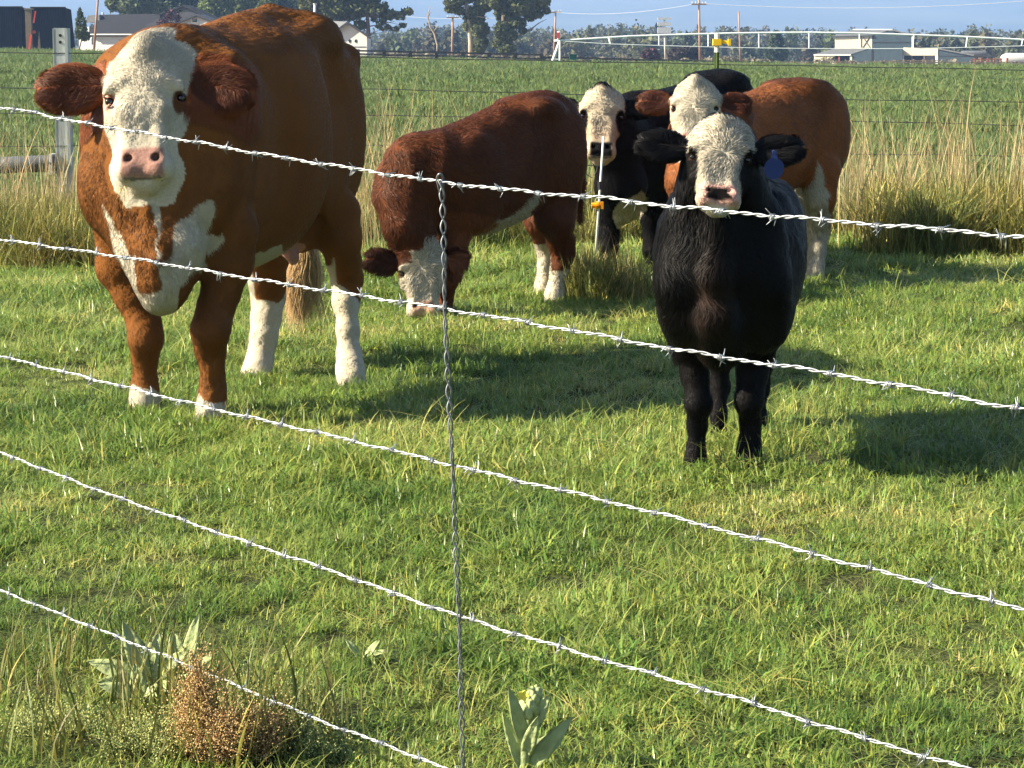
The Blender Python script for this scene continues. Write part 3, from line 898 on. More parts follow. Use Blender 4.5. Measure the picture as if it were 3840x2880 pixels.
def bare_branch():
    Y = 236; b = gpt(1640, Y)
    e = empty('dead_sapling', b, 'bleached bare curving branch left of the cottonwoods', 'tree')
    MB().tube([b, P(1640, 170, Y), P(1628, 125, Y), P(1612, 100, Y), P(1606, 70, Y), P(1608, 45, Y), P(1616, 22, Y)], [.1, .09, .08, .07, .06, .05, .02], 5).build('trunk', m_palebark, e, True)
    for a, c in (((1610, 90), (1597, 50)), ((1608, 60), (1622, 30)), ((1625, 120), (1645, 90))):
        MB().tube([P(*a, Y), P(*c, Y)], [.045, .015], 4).build('branch', m_palebark, e)
bare_branch()
tree('plum_tree', 'purple leaved plum tree in front of the house gables', 640, 252, [(640, 110), (636, 60)],
     [(640, 80, 40, 26), (620, 100, 30, 18), (660, 105, 30, 20), (636, 52, 18, 20), (655, 60, 20, 16), (600, 85, 14, 12)], m_plum, 900, .2, m_bark, 11, 6)
tree('shrub', 'purple-brown shrub in the dry strip below the treeline', 2438, 260, [(2438, 215)], [(2438, 200, 30, 20), (2425, 215, 22, 14), (2455, 212, 20, 14)], m_plum, 900, .25, m_bark, 12, 5)
tree('shrub', 'wide dark shrub left of the tallest utility pole base', 2560, 262, [(2560, 215)], [(2540, 200, 34, 20), (2580, 195, 36, 24), (2600, 210, 30, 14), (2530, 212, 30, 12)], tree_mat('maroon_shrub_leaves', (.040, .030, .028)), 1600, .25, m_bark, 13, 5)
tree('juniper', 'dark green juniper standing just left of the barn', 2912, 340, [(2912, 180), (2912, 140)], [(2912, 160, 26, 34), (2900, 195, 34, 28), (2925, 200, 30, 26), (2912, 132, 14, 18)], m_con, 2200, .4, m_bark, 14, 7)

# far wood: one mass of junipers and pines, several hundred metres deep
def far_wood():
    r = np.random.default_rng(22)
    VV, FF, CC, base = [], [], [], 0
    n = 760
    for k in range(n):
        Y = r.uniform(430, 900) if k < 640 else r.uniform(395, 430)
        px = r.uniform(-500, 4400)
        if Y < 430 and px < 1400: continue
        x = (px - 1920) / F * Y
        z0 = float(gz(x, Y))
        toprow = 108 - 22 * r.random() ** 3 + 12 * r.random() + (8 if px > 2900 else 0) + 8 * math.sin(px * .01)
        if Y < 500: toprow += 45 * r.random() + 10
        H = P(px, toprow, Y)[2] - z0
        W = H * r.uniform(.26, .42)
        if r.random() < .3:  # pointed
            bl = [(np.array([x, Y, z0 + H * t]), W * (1 - t) * .95 + .25, H * .12) for t in (.15, .3, .45, .6, .75, .9)]
        else:
            bl = [(np.array([x + r.normal() * W * .4, Y + r.normal() * W * .4, z0 + H * t]), W * s * r.uniform(.7, 1.2), H * .16) for t, s in ((.15, .8), (.3, 1), (.45, 1.0), (.6, .85), (.75, .65), (.88, .4))]
        V, Fc, cc = leaf_tree_mesh(bl, 250, .66, int(r.integers(1e9)))
        tint = np.array([r.uniform(.85, 1.2), r.uniform(.92, 1.12), r.uniform(.8, 1.1)]) * r.uniform(.75, 1.3)
        VV.append(V); FF.append(Fc + base); CC.append(cc * tint); base += len(V)
    o = mesh_obj('far_wood', np.concatenate(VV), np.concatenate(FF), m_junip, None, False, np.concatenate(CC))
    tag(o, kind='stuff')
far_wood()

# brush strip in the dry ground
def brush():
    r = np.random.default_rng(5); B = []
    for k in range(160):
        Y = r.uniform(300, 420); px = r.uniform(1300, 4000); g = gpt(px, Y)
        B.append((g + [0, 0, .4], r.uniform(.6, 2.0), r.uniform(.3, .9)))
    V, Fc, cc = leaf_tree_mesh(B, 9000, .35, 6)
    o = mesh_obj('sagebrush', V, Fc, tree_mat('sage_leaves', (.14, .125, .075)), None, False, cc)
    tag(o, kind='stuff')
brush()

# ------------------------------------------------------------------ animals
def coat_mat(name, rough=.9, bump=.35, scale=120, spec=.05, sheen=.0):
    m, N, L, b = new_mat(name, rough)
    b.inputs['Specular IOR Level'].default_value = spec
    at = N.new('ShaderNodeAttribute'); at.attribute_name = 'col'
    geo = N.new('ShaderNodeTexCoord')
    nz = N.new('ShaderNodeTexNoise'); nz.inputs['Scale'].default_value = scale; nz.inputs['Detail'].default_value = 4
    L.new(geo.outputs['Object'], nz.inputs[0])
    mr = N.new('ShaderNodeMapRange'); mr.inputs['To Min'].default_value = .7; mr.inputs['To Max'].default_value = 1.3
    L.new(nz.outputs[0], mr.inputs[0])
    mx = N.new('ShaderNodeMix'); mx.data_type = 'RGBA'; mx.blend_type = 'MULTIPLY'; mx.inputs[0].default_value = 1
    L.new(at.outputs['Color'], mx.inputs[6]); L.new(mr.outputs[0], mx.inputs[7]); L.new(mx.outputs[2], b.inputs['Base Color'])
    bp = N.new('ShaderNodeBump'); bp.inputs['Strength'].default_value = bump; bp.inputs['Distance'].default_value = .006
    L.new(nz.outputs[0], bp.inputs['Height']); L.new(bp.outputs[0], b.inputs['Normal'])
    return m
m_coat = coat_mat('cattle_hide')
def hair_mat(name, rough=.5, spec=.3, own=False):
    m, N, L, b = new_mat(name, rough)
    if own:      # a strand lying in a coat is lit as the coat's surface is
        na = N.new('ShaderNodeAttribute'); na.attribute_name = 'nrm'
        ge = N.new('ShaderNodeNewGeometry')
        mv = N.new('ShaderNodeMix'); mv.data_type = 'VECTOR'; mv.inputs[0].default_value = .07
        nn = N.new('ShaderNodeVectorMath'); nn.operation = 'NORMALIZE'
        L.new(na.outputs['Vector'], mv.inputs[4]); L.new(ge.outputs['Normal'], mv.inputs[5]); L.new(mv.outputs[1], nn.inputs[0])
        L.new(nn.outputs[0], b.inputs['Normal'])
    b.inputs['Specular IOR Level'].default_value = spec
    at = N.new('ShaderNodeAttribute'); at.attribute_name = 'col'
    L.new(at.outputs['Color'], b.inputs['Base Color'])
    tr = N.new('ShaderNodeBsdfTranslucent'); ms = N.new('ShaderNodeMixShader'); ms.inputs[0].default_value = .0 if own else .25
    L.new(at.outputs['Color'], tr.inputs[0]); L.new(b.outputs[0], ms.inputs[1]); L.new(tr.outputs[0], ms.inputs[2])
    L.new(ms.outputs[0], N['Material Output'].inputs[0])
    return m
m_hair = hair_mat('cattle_hair', .55, .12, True)
m_tail = hair_mat('tail_hair')
m_eye = mat_plain('dark_eye', (.006, .005, .005), .06, .05, 3, spec=.8)
m_straw = mat_plain('straw', (.45, .36, .16), .8, .2, 30)

WHITE = np.array([.43, .385, .295]); BROWN = np.array([.142, .054, .014]); DKRED = np.array([.098, .032, .013])
ORANGE = np.array([.23, .080, .026]); BLACK = np.array([.0036, .0032, .0036]); PINK = np.array([.48, .25, .21])
norm = lambda v: np.array(v, float) / np.linalg.norm(v)


class Head:
    """bovine head sculpted along poll -> muzzle; n points out of the face, s to the picture's right"""
    def __init__(h, S, poll, muzzle, n, wide=1.0, deep=1.0, ear_l=((-1, .05, -.1), .44, .15), ear_r=((1, .05, -.1), .44, .15), ear_u=.27):
        poll, muzzle = np.array(poll, float), np.array(muzzle, float)
        U = muzzle - poll; L = np.linalg.norm(U); U /= L
        n = np.array(n, float); W = norm(n - U * n.dot(U)); V = np.cross(U, W)
        if V[0] < 0: V = -V
        h.O, h.U, h.V, h.W, h.L = poll, U, V, W, L
        w = wide * L; d = deep * L
        rows = [(-.04*L, 0, -.10*L, .00*L, .05*w, 2.2), (.0, 0, -.17*L, .05*L, .13*w, 2.2), (.08*L, 0, -.26*d, .095*L, .205*w, 2.3), (.2*L, 0, -.34*d, .13*L, .262*w, 2.25),
                (.34*L, 0, -.37*d, .13*L, .275*w, 2.3), (.46*L, 0, -.35*d, .12*L, .245*w, 2.15), (.6*L, 0, -.27*d, .11*L, .200*w, 2.1),
                (.74*L, 0, -.20*d, .10*L, .178*w, 2.4), (.86*L, 0, -.16*d, .105*L, .185*w, 2.5), (.95*L, 0, -.13*d, .085*L, .172*w, 2.4), (1.01*L, 0, -.09*L, .02*L, .09*w, 2.2)]
        S.loft(poll, U, V, W, rows, .04)
        h.f = S.ops[-1][2]
        pt = lambda u, v, ww: poll + U*u*L + V*v*w + W*ww*L
        h.pt = pt
        # brow ridges, cheeks, nose bridge, muzzle pads, chin
        for s in (-1, 1):
            S.cone(pt(.30, s*.13, .09), pt(.34, s*.235, .055), .035*L, .045*L, .04*L)
            S.cone(pt(.42, s*.235, -.04), pt(.55, s*.20, -.09), .055*L, .05*L, .06*L)     # cheek
            S.ell(pt(.90, s*.105, .035), (U, V, W), (.085*L, .075*w, .085*L), .05*L)      # muzzle pads
            S.cone(pt(.50, s*.12, .07), pt(.78, s*.10, .065), .04*L, .035*L, .06*L)
        S.cone(pt(.1, 0, .08), pt(.02, 0, .03), .06*L, .07*L, .08*L)
        S.cone(pt(.98, -.03, -.05), pt(.98, .03, -.05), .062*L, .062*L, .04*L)                # chin
        S.cone(pt(.95, 0, -.06), pt(.75, 0, -.13), .06*L, .07*L, .06*L)
        # eye sockets
        h.eyes = []
        for s in (-1, 1):
            c = pt(.405, s*.245, .035)
            S.ell(c, (U, V, W), (.042*L, .035*L, .042*L), .03*L, sub=True)
            S.cone(pt(.368, s*.262, .065), pt(.372, s*.285, .0), .013*L, .013*L, .015*L)
            S.cone(pt(.368, s*.225, .075), pt(.368, s*.262, .065), .013*L, .013*L, .015*L)
            S.cone(pt(.445, s*.225, .065), pt(.445, s*.268, .01), .010*L, .010*L, .02*L)
            h.eyes.append((pt(.407, s*.240, .016), .029*L))
        # nostrils and mouth
        for s in (-1, 1):
            S.cone(pt(.868, s*.105, .15), pt(.838, s*.085, .075), .031*L, .022*L, .012*L, sub=True)
            S.cone(pt(.865, s*.12, .14), pt(.83, s*.142, .11), .016*L, .010*L, .010*L, sub=True)
        for a, b in ((-.15, -.05), (-.05, .05), (.05, .15)):
            q = lambda v: pt(.978 - .1*v*v, v, .055 - 2.0*v*v)
            S.cone(q(a), q(b), .006*L, .006*L, .008*L, sub=True)
        # ears: thick cupped leaves
        h.ears = []
        for s, spec in ((-1, ear_l), (1, ear_r)):
            if spec is None: continue
            (dirv, el, ew) = spec
            D = norm(V*dirv[0] + U*dirv[1]*-1 + W*dirv[2]); D = norm(D)
            base = pt(ear_u, s*.235, -.08)
            face = norm(W + V*s*(-.15) - D * W.dot(D) * 1.0)
            face = norm(face - D * face.dot(D)); side = np.cross(D, face)
            c = base + D * el*L*.55
            S.cone(base - D*.02*L, base + D*el*L*.25, .055*L, .05*L, .05*L)
            S.ell(c, (D, side, face), (el*L*.50, ew*L, .062*L), .03*L)
            sd_ = side if side.dot(U) > 0 else -side
            S.ell(c + face*.098*L - D*.05*L + sd_*.04*L, (D, side, face), (el*L*.36, ew*L*.60, .062*L), .05*L, sub=True)
            h.ears.append((base, D, side, face, el*L, ew*L, c, s))

    def near(h, Vv, t1=.075, t2=.09):
        u = (Vv - h.O) @ h.U / h.L
        return h.f(Vv[:, 0], Vv[:, 1], Vv[:, 2]) < h.L * (t1 + (t2 - t1) * smooth01(u, .6, .8) + .05*(1 - smooth01(u, .02, .14)))

    def loc(h, Vv):
        q = Vv - h.O
        return q @ h.U / h.L, q @ h.V / h.L, q @ h.W / h.L


def legs(S, chains, k=.035):
    for ch in chains:
        pts = [(P(px, row, Y), M(r, Y)) for px, row, Y, r in ch]
        S.chain(pts, k)
        p, r = pts[-1]
        # cloven hoof: two toes
        q = p + [0, 0, -.01]
        for s in (-1, 1):
            S.cone(q + [s*r*.45, -.01, 0], q + [s*r*.5, -r*.55, -r*.35], r*.62, r*.5, .012)


class Animal:
    def __init__(a, name, label, cat, base, seed):
        a.e = empty(name, base, label, cat); a.S = Sculpt(); a.seed = seed
    def torso(a, rear, front, rows, k=.06):
        rear, front = np.array(rear, float), np.array(front, float)
        U = front - rear; U[2] = 0; U = norm(U); V = np.array([-U[1], U[0], 0]); V = V if V[0] > 0 else -V
        a.A, a.U, a.V = np.array([rear[0], rear[1], 0]), U, V
        a.S.loft(a.A, U, V, np.array([0, 0, 1.0]), [(r[0], r[4] if len(r) > 4 else 0, r[2], r[1], r[3], 2.25) for r in rows], k)
    def at(a, u, v, z): return a.A + a.U*u + a.V*v + np.array([0, 0, z])
    def bump(a, u, v, z, ru, rv, rz, k=.08, sub=False):
        a.S.ell(a.at(u, v, z), (a.U, a.V, (0, 0, 1)), (ru, rv, rz), k, sub)
    def finish(a, h, color, hair, scale=1.0, body_name='body', hide=(0, 0, 0)):
        V, Q = a.S.mesh(h)
        vn, fn = normals_of(V, Q)
        # skin relief
        V = V + vn * (.0015*wob(V, 45, 1) + .001*wob(V, 110, 2))[:, None]
        C = color(V, vn)
        a.body = mesh_obj(body_name, V, Q, m_coat, a.e, True, C)
        area = np.linalg.norm(fn, axis=1)
        ctr = V[Q].mean(1); fn_n = fn / np.maximum(1e-12, area)[:, None]; fc = C[Q].mean(1)
        flow, length, dens = hair['field'](ctr, fn_n, a)
        w = area * dens; w /= w.sum()
        r = np.random.default_rng(a.seed)
        pick = r.choice(len(Q), hair['n'], p=w)
        u, v = r.random((2, hair['n'], 1))
        q = V[Q[pick]]
        roots = (q[:, 0]*(1-u) + q[:, 1]*u)*(1-v) + (q[:, 3]*(1-u) + q[:, 2]*u)*v
        sn = vn[Q[pick]].mean(1); sn /= np.linalg.norm(sn, axis=1)[:, None]
        add_hair('coat', a.e, roots, sn, flow[pick], length[pick], fc[pick], m_hair, hair.get('rad', .0008), 5,
                 hair.get('lift', .3), hair.get('curl', .3), hair.get('freq', 50), a.seed, droop=hair.get('droop', .15), lit=hair.get('lit', .3))
    def eyes(a, head):
        for c, r in head.eyes:
            mb = MB(); n = 12
            for i in range(n - 1):
                pass
            vs, fs = uv_sphere(c, r, 16, 10)
            mesh_obj('eye', vs, fs, m_eye, a.e, True)


def uv_sphere(c, r, nu=16, nv=10, sc=(1, 1, 1)):
    vs = [(c[0], c[1], c[2] + r*sc[2])]; fs = []
    for i in range(1, nv):
        t = math.pi * i / nv
        for j in range(nu):
            p = 2*math.pi*j/nu
            vs.append((c[0] + r*sc[0]*math.sin(t)*math.cos(p), c[1] + r*sc[1]*math.sin(t)*math.sin(p), c[2] + r*sc[2]*math.cos(t)))
    vs.append((c[0], c[1], c[2] - r*sc[2])); last = len(vs) - 1
    for j in range(nu): fs.append((0, 1 + j, 1 + (j+1) % nu)); fs.append((last, last - nu + (j+1) % nu, last - nu + j))
    for i in range(nv - 2):
        for j in range(nu):
            a, b = 1 + i*nu + j, 1 + i*nu + (j+1) % nu
            fs.append((a, a + nu, b + nu, b))
    return vs, fs


def smooth01(x, a, b):
    t = np.clip((x - a) / (b - a), 0, 1); return t*t*(3 - 2*t)
def blend(C, m, col): m = np.clip(m, 0, 1)[:, None]; return C*(1-m) + np.array(col)*m
def in_poly(x, z, poly):
    poly = np.array(poly); n = len(poly); ins = np.zeros(len(x), bool); j = n - 1
    for i in range(n):
        xi, zi = poly[i]; xj, zj = poly[j]
        c = ((zi > z) != (zj > z)) & (x < (xj - xi)*(z - zi)/(zj - zi + 1e-12) + xi)
        ins ^= c; j = i
    return ins
def poly_m(pts, Y):
    return [(P(a, b, Y)[0], P(a, b, Y)[2]) for a, b in pts]


def head_field(head, V, nrm, flow, length, dens, face_len, ear_len, face_d=1.6):
    u, v, w = head.loc(V)
    hd = head.near(V, .06, .1) & (w > -.25)
    wh = head.pt(.42, 0, .12)
    rad = V - wh; rad = rad + head.W * .0
    flow = np.where(hd[:, None], rad / np.maximum(.02, np.linalg.norm(rad, axis=1))[:, None] + head.U * .1, flow)
    muz = smooth01(u, .5, .8)
    flow = np.where(hd[:, None], flow + head.V * (.7*wob(V, 30, 11))[:, None] + head.U * (.6*wob(V, 26, 14))[:, None], flow)
    fl = face_len * (1 - .7*muz) * (1 + .7*smooth01(-u, -.25, -.02))
    length = np.where(hd, fl, length)
    nose = hd & (u > .82) & (np.abs(v) < .13) & (w > .03)
    dens = np.where(hd, dens * face_d, dens); dens = np.where(nose, dens * .08, dens)
    for c, r_ in head.eyes:
        de = np.linalg.norm(V - c, axis=1) / head.L
        dens = dens * np.where(hd, smooth01(de, .05, .085), 1); length = np.where(hd, length * (.35 + .65*smooth01(de, .06, .16)), length)
    for (base, D, side, face, el, ew, c, s) in head.ears:
        q = V - base; t = q @ D / el; m = (t > .15) & (np.linalg.norm(q, axis=1) < el * 1.25) & (np.abs(q @ side) < ew * 1.4)
        tgt = D*.8 + side * (np.sign(q @ side) * .7)[:, None]
        flow = np.where(m[:, None], tgt, flow); length = np.where(m, ear_len, length); dens = np.where(m, dens * 3, dens)
    return flow, length, dens


def face_paint(head, V, C, white, nose_cols=(PINK, PINK*.75), poll_to=-.02, cheek=.36, back=-.22, jitter=.03):
    u, v, w = head.loc(V); nz = wob(V, 38, 6) * jitter
    m = (u + nz > poll_to) & (u < 1.2) & (np.abs(v) + nz < np.minimum(cheek, np.interp(u, [0, .36, .48, .62, .76, .92, 1.08], [.36, .36, .31, .265, .24, .245, .2]))) & (w + nz*1.5 > back) & (w < .35) & head.near(V)
    C = np.where(m[:, None], white * (1 + .06*wob(V, 25, 4))[:, None], C)
    nose = smooth01(u + nz*.3, .765, .80) * (1 - smooth01(u, .955, .985)) * (1 - smooth01(np.abs(v), .125, .155)) * smooth01(w, .0, .03)
    C = blend(C, nose, nose_cols[0])
    nose2 = nose * smooth01(wob(V, 22, 9), -.1, .5)
    C = blend(C, nose2 * .8, nose_cols[1])
    ml = (np.abs(u - (.978 - .1*v*v)) < .006) & (np.abs(v) < .125) & (w > -.05) & head.near(V)
    C = np.where(ml[:, None], C*.45, C)  # shade of the mouth groove painted as a darker line
    for s in (-1, 1):
        d = np.linalg.norm(V - head.pt(.855, s*.095, .09), axis=1) / head.L
        C = blend(C, 1 - smooth01(d, .03, .05), nose_cols[1] * .55)
    return C


def ear_paint(head, V, C, col, dark):
    for c, r in head.eyes:
        d = np.linalg.norm(V - c, axis=1) / head.L
        C = blend(C, 1 - smooth01(d, .040, .052), np.array([.035, .02, .014]))  # dark eyelid rim, with the lid's shadow painted in
    for (base, D, side, face, el, ew, c, s) in head.ears:
        q = V - base; t = q @ D / el
        m = (t > .12) & (np.linalg.norm(q, axis=1) < el * 1.2) & (np.abs(q @ side) < ew * 1.35)
        C = np.where(m[:, None], col, C)
        inner = m & (((V - c) @ side / (ew*.8))**2 + ((V - c) @ D / (el*.43))**2 < 1) & ((V - c) @ face > -.02)
        C = np.where(inner[:, None], dark, C)
    return C


# ---- the big cow
def big_cow():
    Yr, Yf = 9.2, 8.07
    rear = P(1128, 1435, Yr); front = P(655, 1555, Yf)
    a = Animal('cow', 'large red-brown cow with white face and white chest facing the camera', 'cow', (front + rear)/2 * [1, 1, 0], 11)
    a.torso(rear, front, [(-.34, 1.24, 1.05, .05), (-.28, 1.32, .88, .13), (-.14, 1.40, .74, .195), (.05, 1.44, .64, .215), (.22, 1.45, .58, .24), (.5, 1.43, .505, .345),
                          (.75, 1.375, .475, .37), (.98, 1.35, .49, .31), (1.15, 1.345, .50, .285), (1.3, 1.27, .50, .235), (1.42, 1.15, .55, .15), (1.48, 1.05, .65, .06)])
    S = a.S
    for s in (-1, 1):
        a.bump(.20, s*.175, 1.335, .13, .06, .06, .15)            # hooks
        a.bump(-.25, s*.13, 1.25, .06, .04, .05, .08)            # pins
        a.bump(1.14, s*.235, .98, .17, .075, .30, .10)           # shoulder blade
        a.bump(1.26, s*.20, .80, .13, .09, .14, .08)             # point of shoulder
        a.bump(-.06, s*.145, .93, .22, .085, .30, .10)            # thigh
        a.bump(.26, s*.33, 1.12, .12, .06, .16, .14, sub=True)   # flank hollow
        a.bump(.16, s*.21, .80, .10, .035, .20, .07)             # flank fold
    a.bump(1.10, 0, 1.29, .22, .06, .06, .12)
    for s in (-1, 1):
        S.chain([(a.at(.86, s*.385, 1.20), .020), (a.at(.90, s*.385, .95), .030), (a.at(.93, s*.36, .68), .026)], .09, sub=True)   # crease behind the shoulder
        S.chain([(a.at(.10, s*.30, 1.15), .02), (a.at(.20, s*.33, .85), .03)], .09, sub=True)
        a.bump(.44, s*.19, 1.445, .17, .085, .045, .07, sub=True)    # hollow of the loin
    S.cone(a.at(-.2, 0, 1.37), a.at(.25, 0, 1.415), .03, .03, .05); S.cone(a.at(.25, 0, 1.415), a.at(.85, 0, 1.33), .03, .03, .05)
    legs(S, [
        [(432, 860, 8.16, 80), (452, 1000, 8.17, 84), (500, 1110, 8.15, 66), (538, 1205, 8.13, 58), (547, 1272, 8.1, 60), (545, 1345, 8.13, 41), (544, 1440, 8.14, 43), (542, 1492, 8.12, 50), (541, 1528, 8.10, 50)],
        [(880, 860, 7.97, 90), (858, 985, 7.97, 84), (830, 1090, 7.95, 66), (806, 1165, 7.93, 62), (790, 1238, 7.88, 66), (790, 1310, 7.92, 50), (797, 1385, 7.92, 38), (797, 1455, 7.92, 43), (792, 1520, 7.9, 49), (786, 1560, 7.87, 50)],
        [(1010, 860, 9.38, 110), (1000, 960, 9.36, 80), (1000, 1045, 9.42, 66), (1006, 1110, 9.46, 60), (998, 1190, 9.42, 52), (988, 1270, 9.38, 47), (972, 1360, 9.34, 48), (962, 1405, 9.28, 54), (958, 1432, 9.24, 54)],
        [(1262, 800, 9.05, 92), (1276, 900, 9.03, 74), (1290, 985, 9.10, 60), (1302, 1045, 9.16, 55), (1298, 1130, 9.12, 47), (1303, 1240, 9.08, 38), (1308, 1330, 9.05, 41), (1315, 1385, 9.0, 50), (1318, 1420, 8.96, 52)]])
    # neck, brisket and dewlap
    S.chain([(a.at(1.1, 0, 1.06), .26), (P(625, 400, 8.30), .20), (P(566, 290, 8.15), .14)], .08)
    S.chain([(a.at(1.12, 0, .90), .27), (P(620, 620, 8.20), .19), (P(575, 500, 8.12), .11)], .08)
    S.chain([(P(650, 820, 7.98), .175), (P(620, 960, 7.86), .115), (P(607, 1080, 7.80), .062), (P(603, 1128, 7.79), .035)], .08)
    S.chain([(P(572, 740, 7.84), .035), (P(590, 860, 7.80), .028), (P(598, 980, 7.74), .03), (P(602, 1110, 7.76), .025)], .03)
    S.chain([(P(700, 760, 7.92), .05), (P(690, 930, 7.82), .04), (P(640, 1090, 7.80), .03)], .06)
    S.chain([(P(500, 800, 7.95), .05), (P(520, 930, 7.88), .04), (P(585, 1090, 7.80), .03)], .06)
    # udder, teats, tail
    a.bump(.10, .03, .60, .17, .13, .11, .06)
    S.chain([(P(1085, 925, 9.0), .035), (P(1098, 965, 8.98), .02), (P(1100, 980, 8.98), .014)], .02)
    S.chain([(P(1066, 915, 9.0), .03), (P(1072, 948, 9.0), .015)], .02)
    S.chain([(a.at(-.30, 0, 1.30), .045), (a.at(-.38, 0, 1.15), .032), (P(1170, 700, 9.62), .026), (P(1145, 900, 9.6), .02)], .03)
    h = Head(S, P(550, 166, 7.95), P(543, 694, 7.74), (-.03, -1, 0), 1.0, 1.0,
             ear_l=((-1, -.02, .05), .49, .175), ear_r=((1, -.20, .02), .47, .175), ear_u=.26)
    patchA = poly_m([(395, 770), (420, 790), (470, 850), (520, 930), (545, 985), (560, 1060), (600, 1085), (645, 1050), (640, 990), (680, 900), (690, 830), (740, 800), (800, 755), (822, 755),
                     (812, 800), (790, 860), (812, 880), (835, 868), (840, 900), (815, 935), (790, 940), (785, 1000), (745, 1010), (712, 1060), (680, 1185), (560, 1185), (470, 990), (440, 900)], 7.95)
    def color(V, n):
        C = np.tile(BROWN, (len(V), 1)) * (1 + .10*wob(V, 6, 2) + .04*wob(V, 40, 3))[:, None]
        jx = V[:, 0] + .012*wob(V, 60, 7); jz = V[:, 2] + .014*wob(V, 55, 8)
        frontside = (V[:, 1] < 8.35) & (V[:, 2] < 1.0)
        C = np.where((in_poly(jx, jz, patchA) & frontside)[:, None], WHITE*.95, C)
        # pale dewlap stripe under the chin
        st = poly_m([(562, 730), (600, 730), (606, 830), (612, 990), (602, 990), (594, 850)], 7.8)
        C = np.where((in_poly(jx, jz, st) & (V[:, 1] < 7.9))[:, None], WHITE*.8, C)
        # white belly
        u = (V - a.A) @ a.U; v = (V - a.A) @ a.V
        C = np.where(((u > .38) & (u < 1.0) & (jz < .575 + .03*wob(V, 30, 9)) & (np.abs(v) < .4) & (jz > .42) & (V[:, 1] > 8.2))[:, None], WHITE*.9, C)
        # socks
        hind = u < .35
        lim = np.where(v > 0, .30, .27) + .05*wob(V, 28, 10)
        C = np.where((hind & (V[:, 2] < lim))[:, None], WHITE*.95, C)
        inner = hind & (V[:, 2] < .46 + .03*wob(V, 30, 12)) & (V[:, 2] > .2) & (((V[:, 0] < P(1262, 1000, 9.1)[0]) & (V[:, 0] > P(1190, 1000, 9.1)[0])) | (V[:, 0] < P(945, 1000, 9.3)[0]))
        C = np.where(inner[:, None], WHITE*.9, C)
        C = np.where(((~hind) & (V[:, 2] < .085 + .02*wob(V, 50, 11)))[:, None], WHITE*.85, C)
        td = np.linalg.norm(V - P(1096, 965, 8.98), axis=1)
        C = blend(C, (td < .07).astype(float), PINK*.8)
        uu, vv, ww = h.loc(V)
        C = face_paint(h, V, C, WHITE, (PINK*.95, np.array([.24, .14, .11])), poll_to=-.2, cheek=.34, back=-.17)
        C = ear_paint(h, V, C, np.array([.20, .060, .021]), np.array([.09, .028, .013]))
        # dark patch under the right eye, pink rim round the left
        d = np.linalg.norm((V - h.pt(.455, .235, .055)) * [1.0, .6, .62], axis=1) / h.L
        C = blend(C, 1 - smooth01(d + .012*wob(V, 60, 3), .045, .06), np.array([.10, .04, .02]))
        d = np.linalg.norm(V - h.eyes[0][0], axis=1) / h.L
        C = blend(C, (1 - smooth01(d, .055, .08)) * .7, PINK)
        return C
    def field(V, n, an):
        flow = np.tile(-an.U * .7 + np.array([0, 0, -.8]), (len(V), 1))
        low = V[:, 2] < .5
        flow = np.where(low[:, None], np.array([0, -.1, -1.0]), flow)
        length = np.full(len(V), .008); dens = np.ones(len(V))
        top = V[:, 2] > 1.28
        length = np.where(top, .014, length)
        br = (V[:, 1] < 8.0) & (V[:, 2] < .95); length = np.where(br, .014, length)
        return head_field(h, V, n, flow, length, dens, .012, .028, 3.0)
    a.finish(.0072, color, dict(n=230000, field=field, rad=.0007, lift=.3, curl=.35, freq=42, lit=.12))
    a.eyes(h)
    # tail switch
    r = np.random.default_rng(2); n = 2600
    root = P(1146, 890, 9.6) + r.normal(size=(n, 3)) * [.012, .012, .03]
    sw = []
    t = np.linspace(0, 1, 9)
    ph = r.uniform(0, 6, n); spread = r.normal(size=(n, 2)) * .035; Ls = r.uniform(.18, .36, n)
    lock = r.integers(0, 9, n); lo = np.random.default_rng(4).normal(size=(9, 2)) * .028; lp = np.random.default_rng(5).uniform(0, 6, 9)
    pos = np.zeros((n, 9, 3), np.float32)
    for i, tt in enumerate(t):
        k = math.sin(min(1, tt*1.3) * math.pi * .5)
        pos[:, i, 0] = root[:, 0] + (spread[:, 0]*.45 + lo[lock, 0]) * k + .012*np.sin(lp[lock] + tt*9) * tt - .01*tt
        pos[:, i, 1] = root[:, 1] + (spread[:, 1]*.5 + lo[lock, 1]) * k
        pos[:, i, 2] = root[:, 2] - Ls * tt
    pos -= np.array(a.e.location)
    cv = bpy.data.hair_curves.new('tail_switch'); cv.add_curves([9]*n); cv.points.foreach_set('position', pos.ravel())
    ra = cv.attributes.get('radius') or cv.attributes.new('radius', 'FLOAT', 'POINT')
    ra.data.foreach_set('value', np.tile(np.linspace(.0011, .0004, 9), n).astype(np.float32))
    ca = cv.attributes.new('col', 'FLOAT_COLOR', 'CURVE'); c = np.ones((n, 4), np.float32)
    c[:, :3] = np.array([.58, .42, .23]) * r.uniform(.5, 1.4, (n, 1)); ca.data.foreach_set('color', c.ravel())
    cv.materials.append(m_tail); o = bpy.data.objects.new('tail_switch', cv); COL.objects.link(o); o.parent = a.e
    # eyelashes
    # chewed straw at the lip
    for (x0, r0, x1, r1) in ((458, 700, 432, 755), (462, 700, 460, 782), (466, 698, 470, 745), (450, 702, 440, 735), (455, 705, 462, 740)):
        mb = MB(); p0, p1 = P(x0, r0, 7.66), P(x1, r1, 7.64)
        mb.tube([p0, (p0 + p1)/2 + [.006, -.004, .003], p1], [.0014, .0012, .0006], 4); mb.build('straw', m_straw, a.e)
big_cow()


def calf_legs_default(): pass

# ---- black calf in front
def thin(chains, k):
    return [[(p, r, y, w*k) for p, r, y, w in ch] for ch in chains]

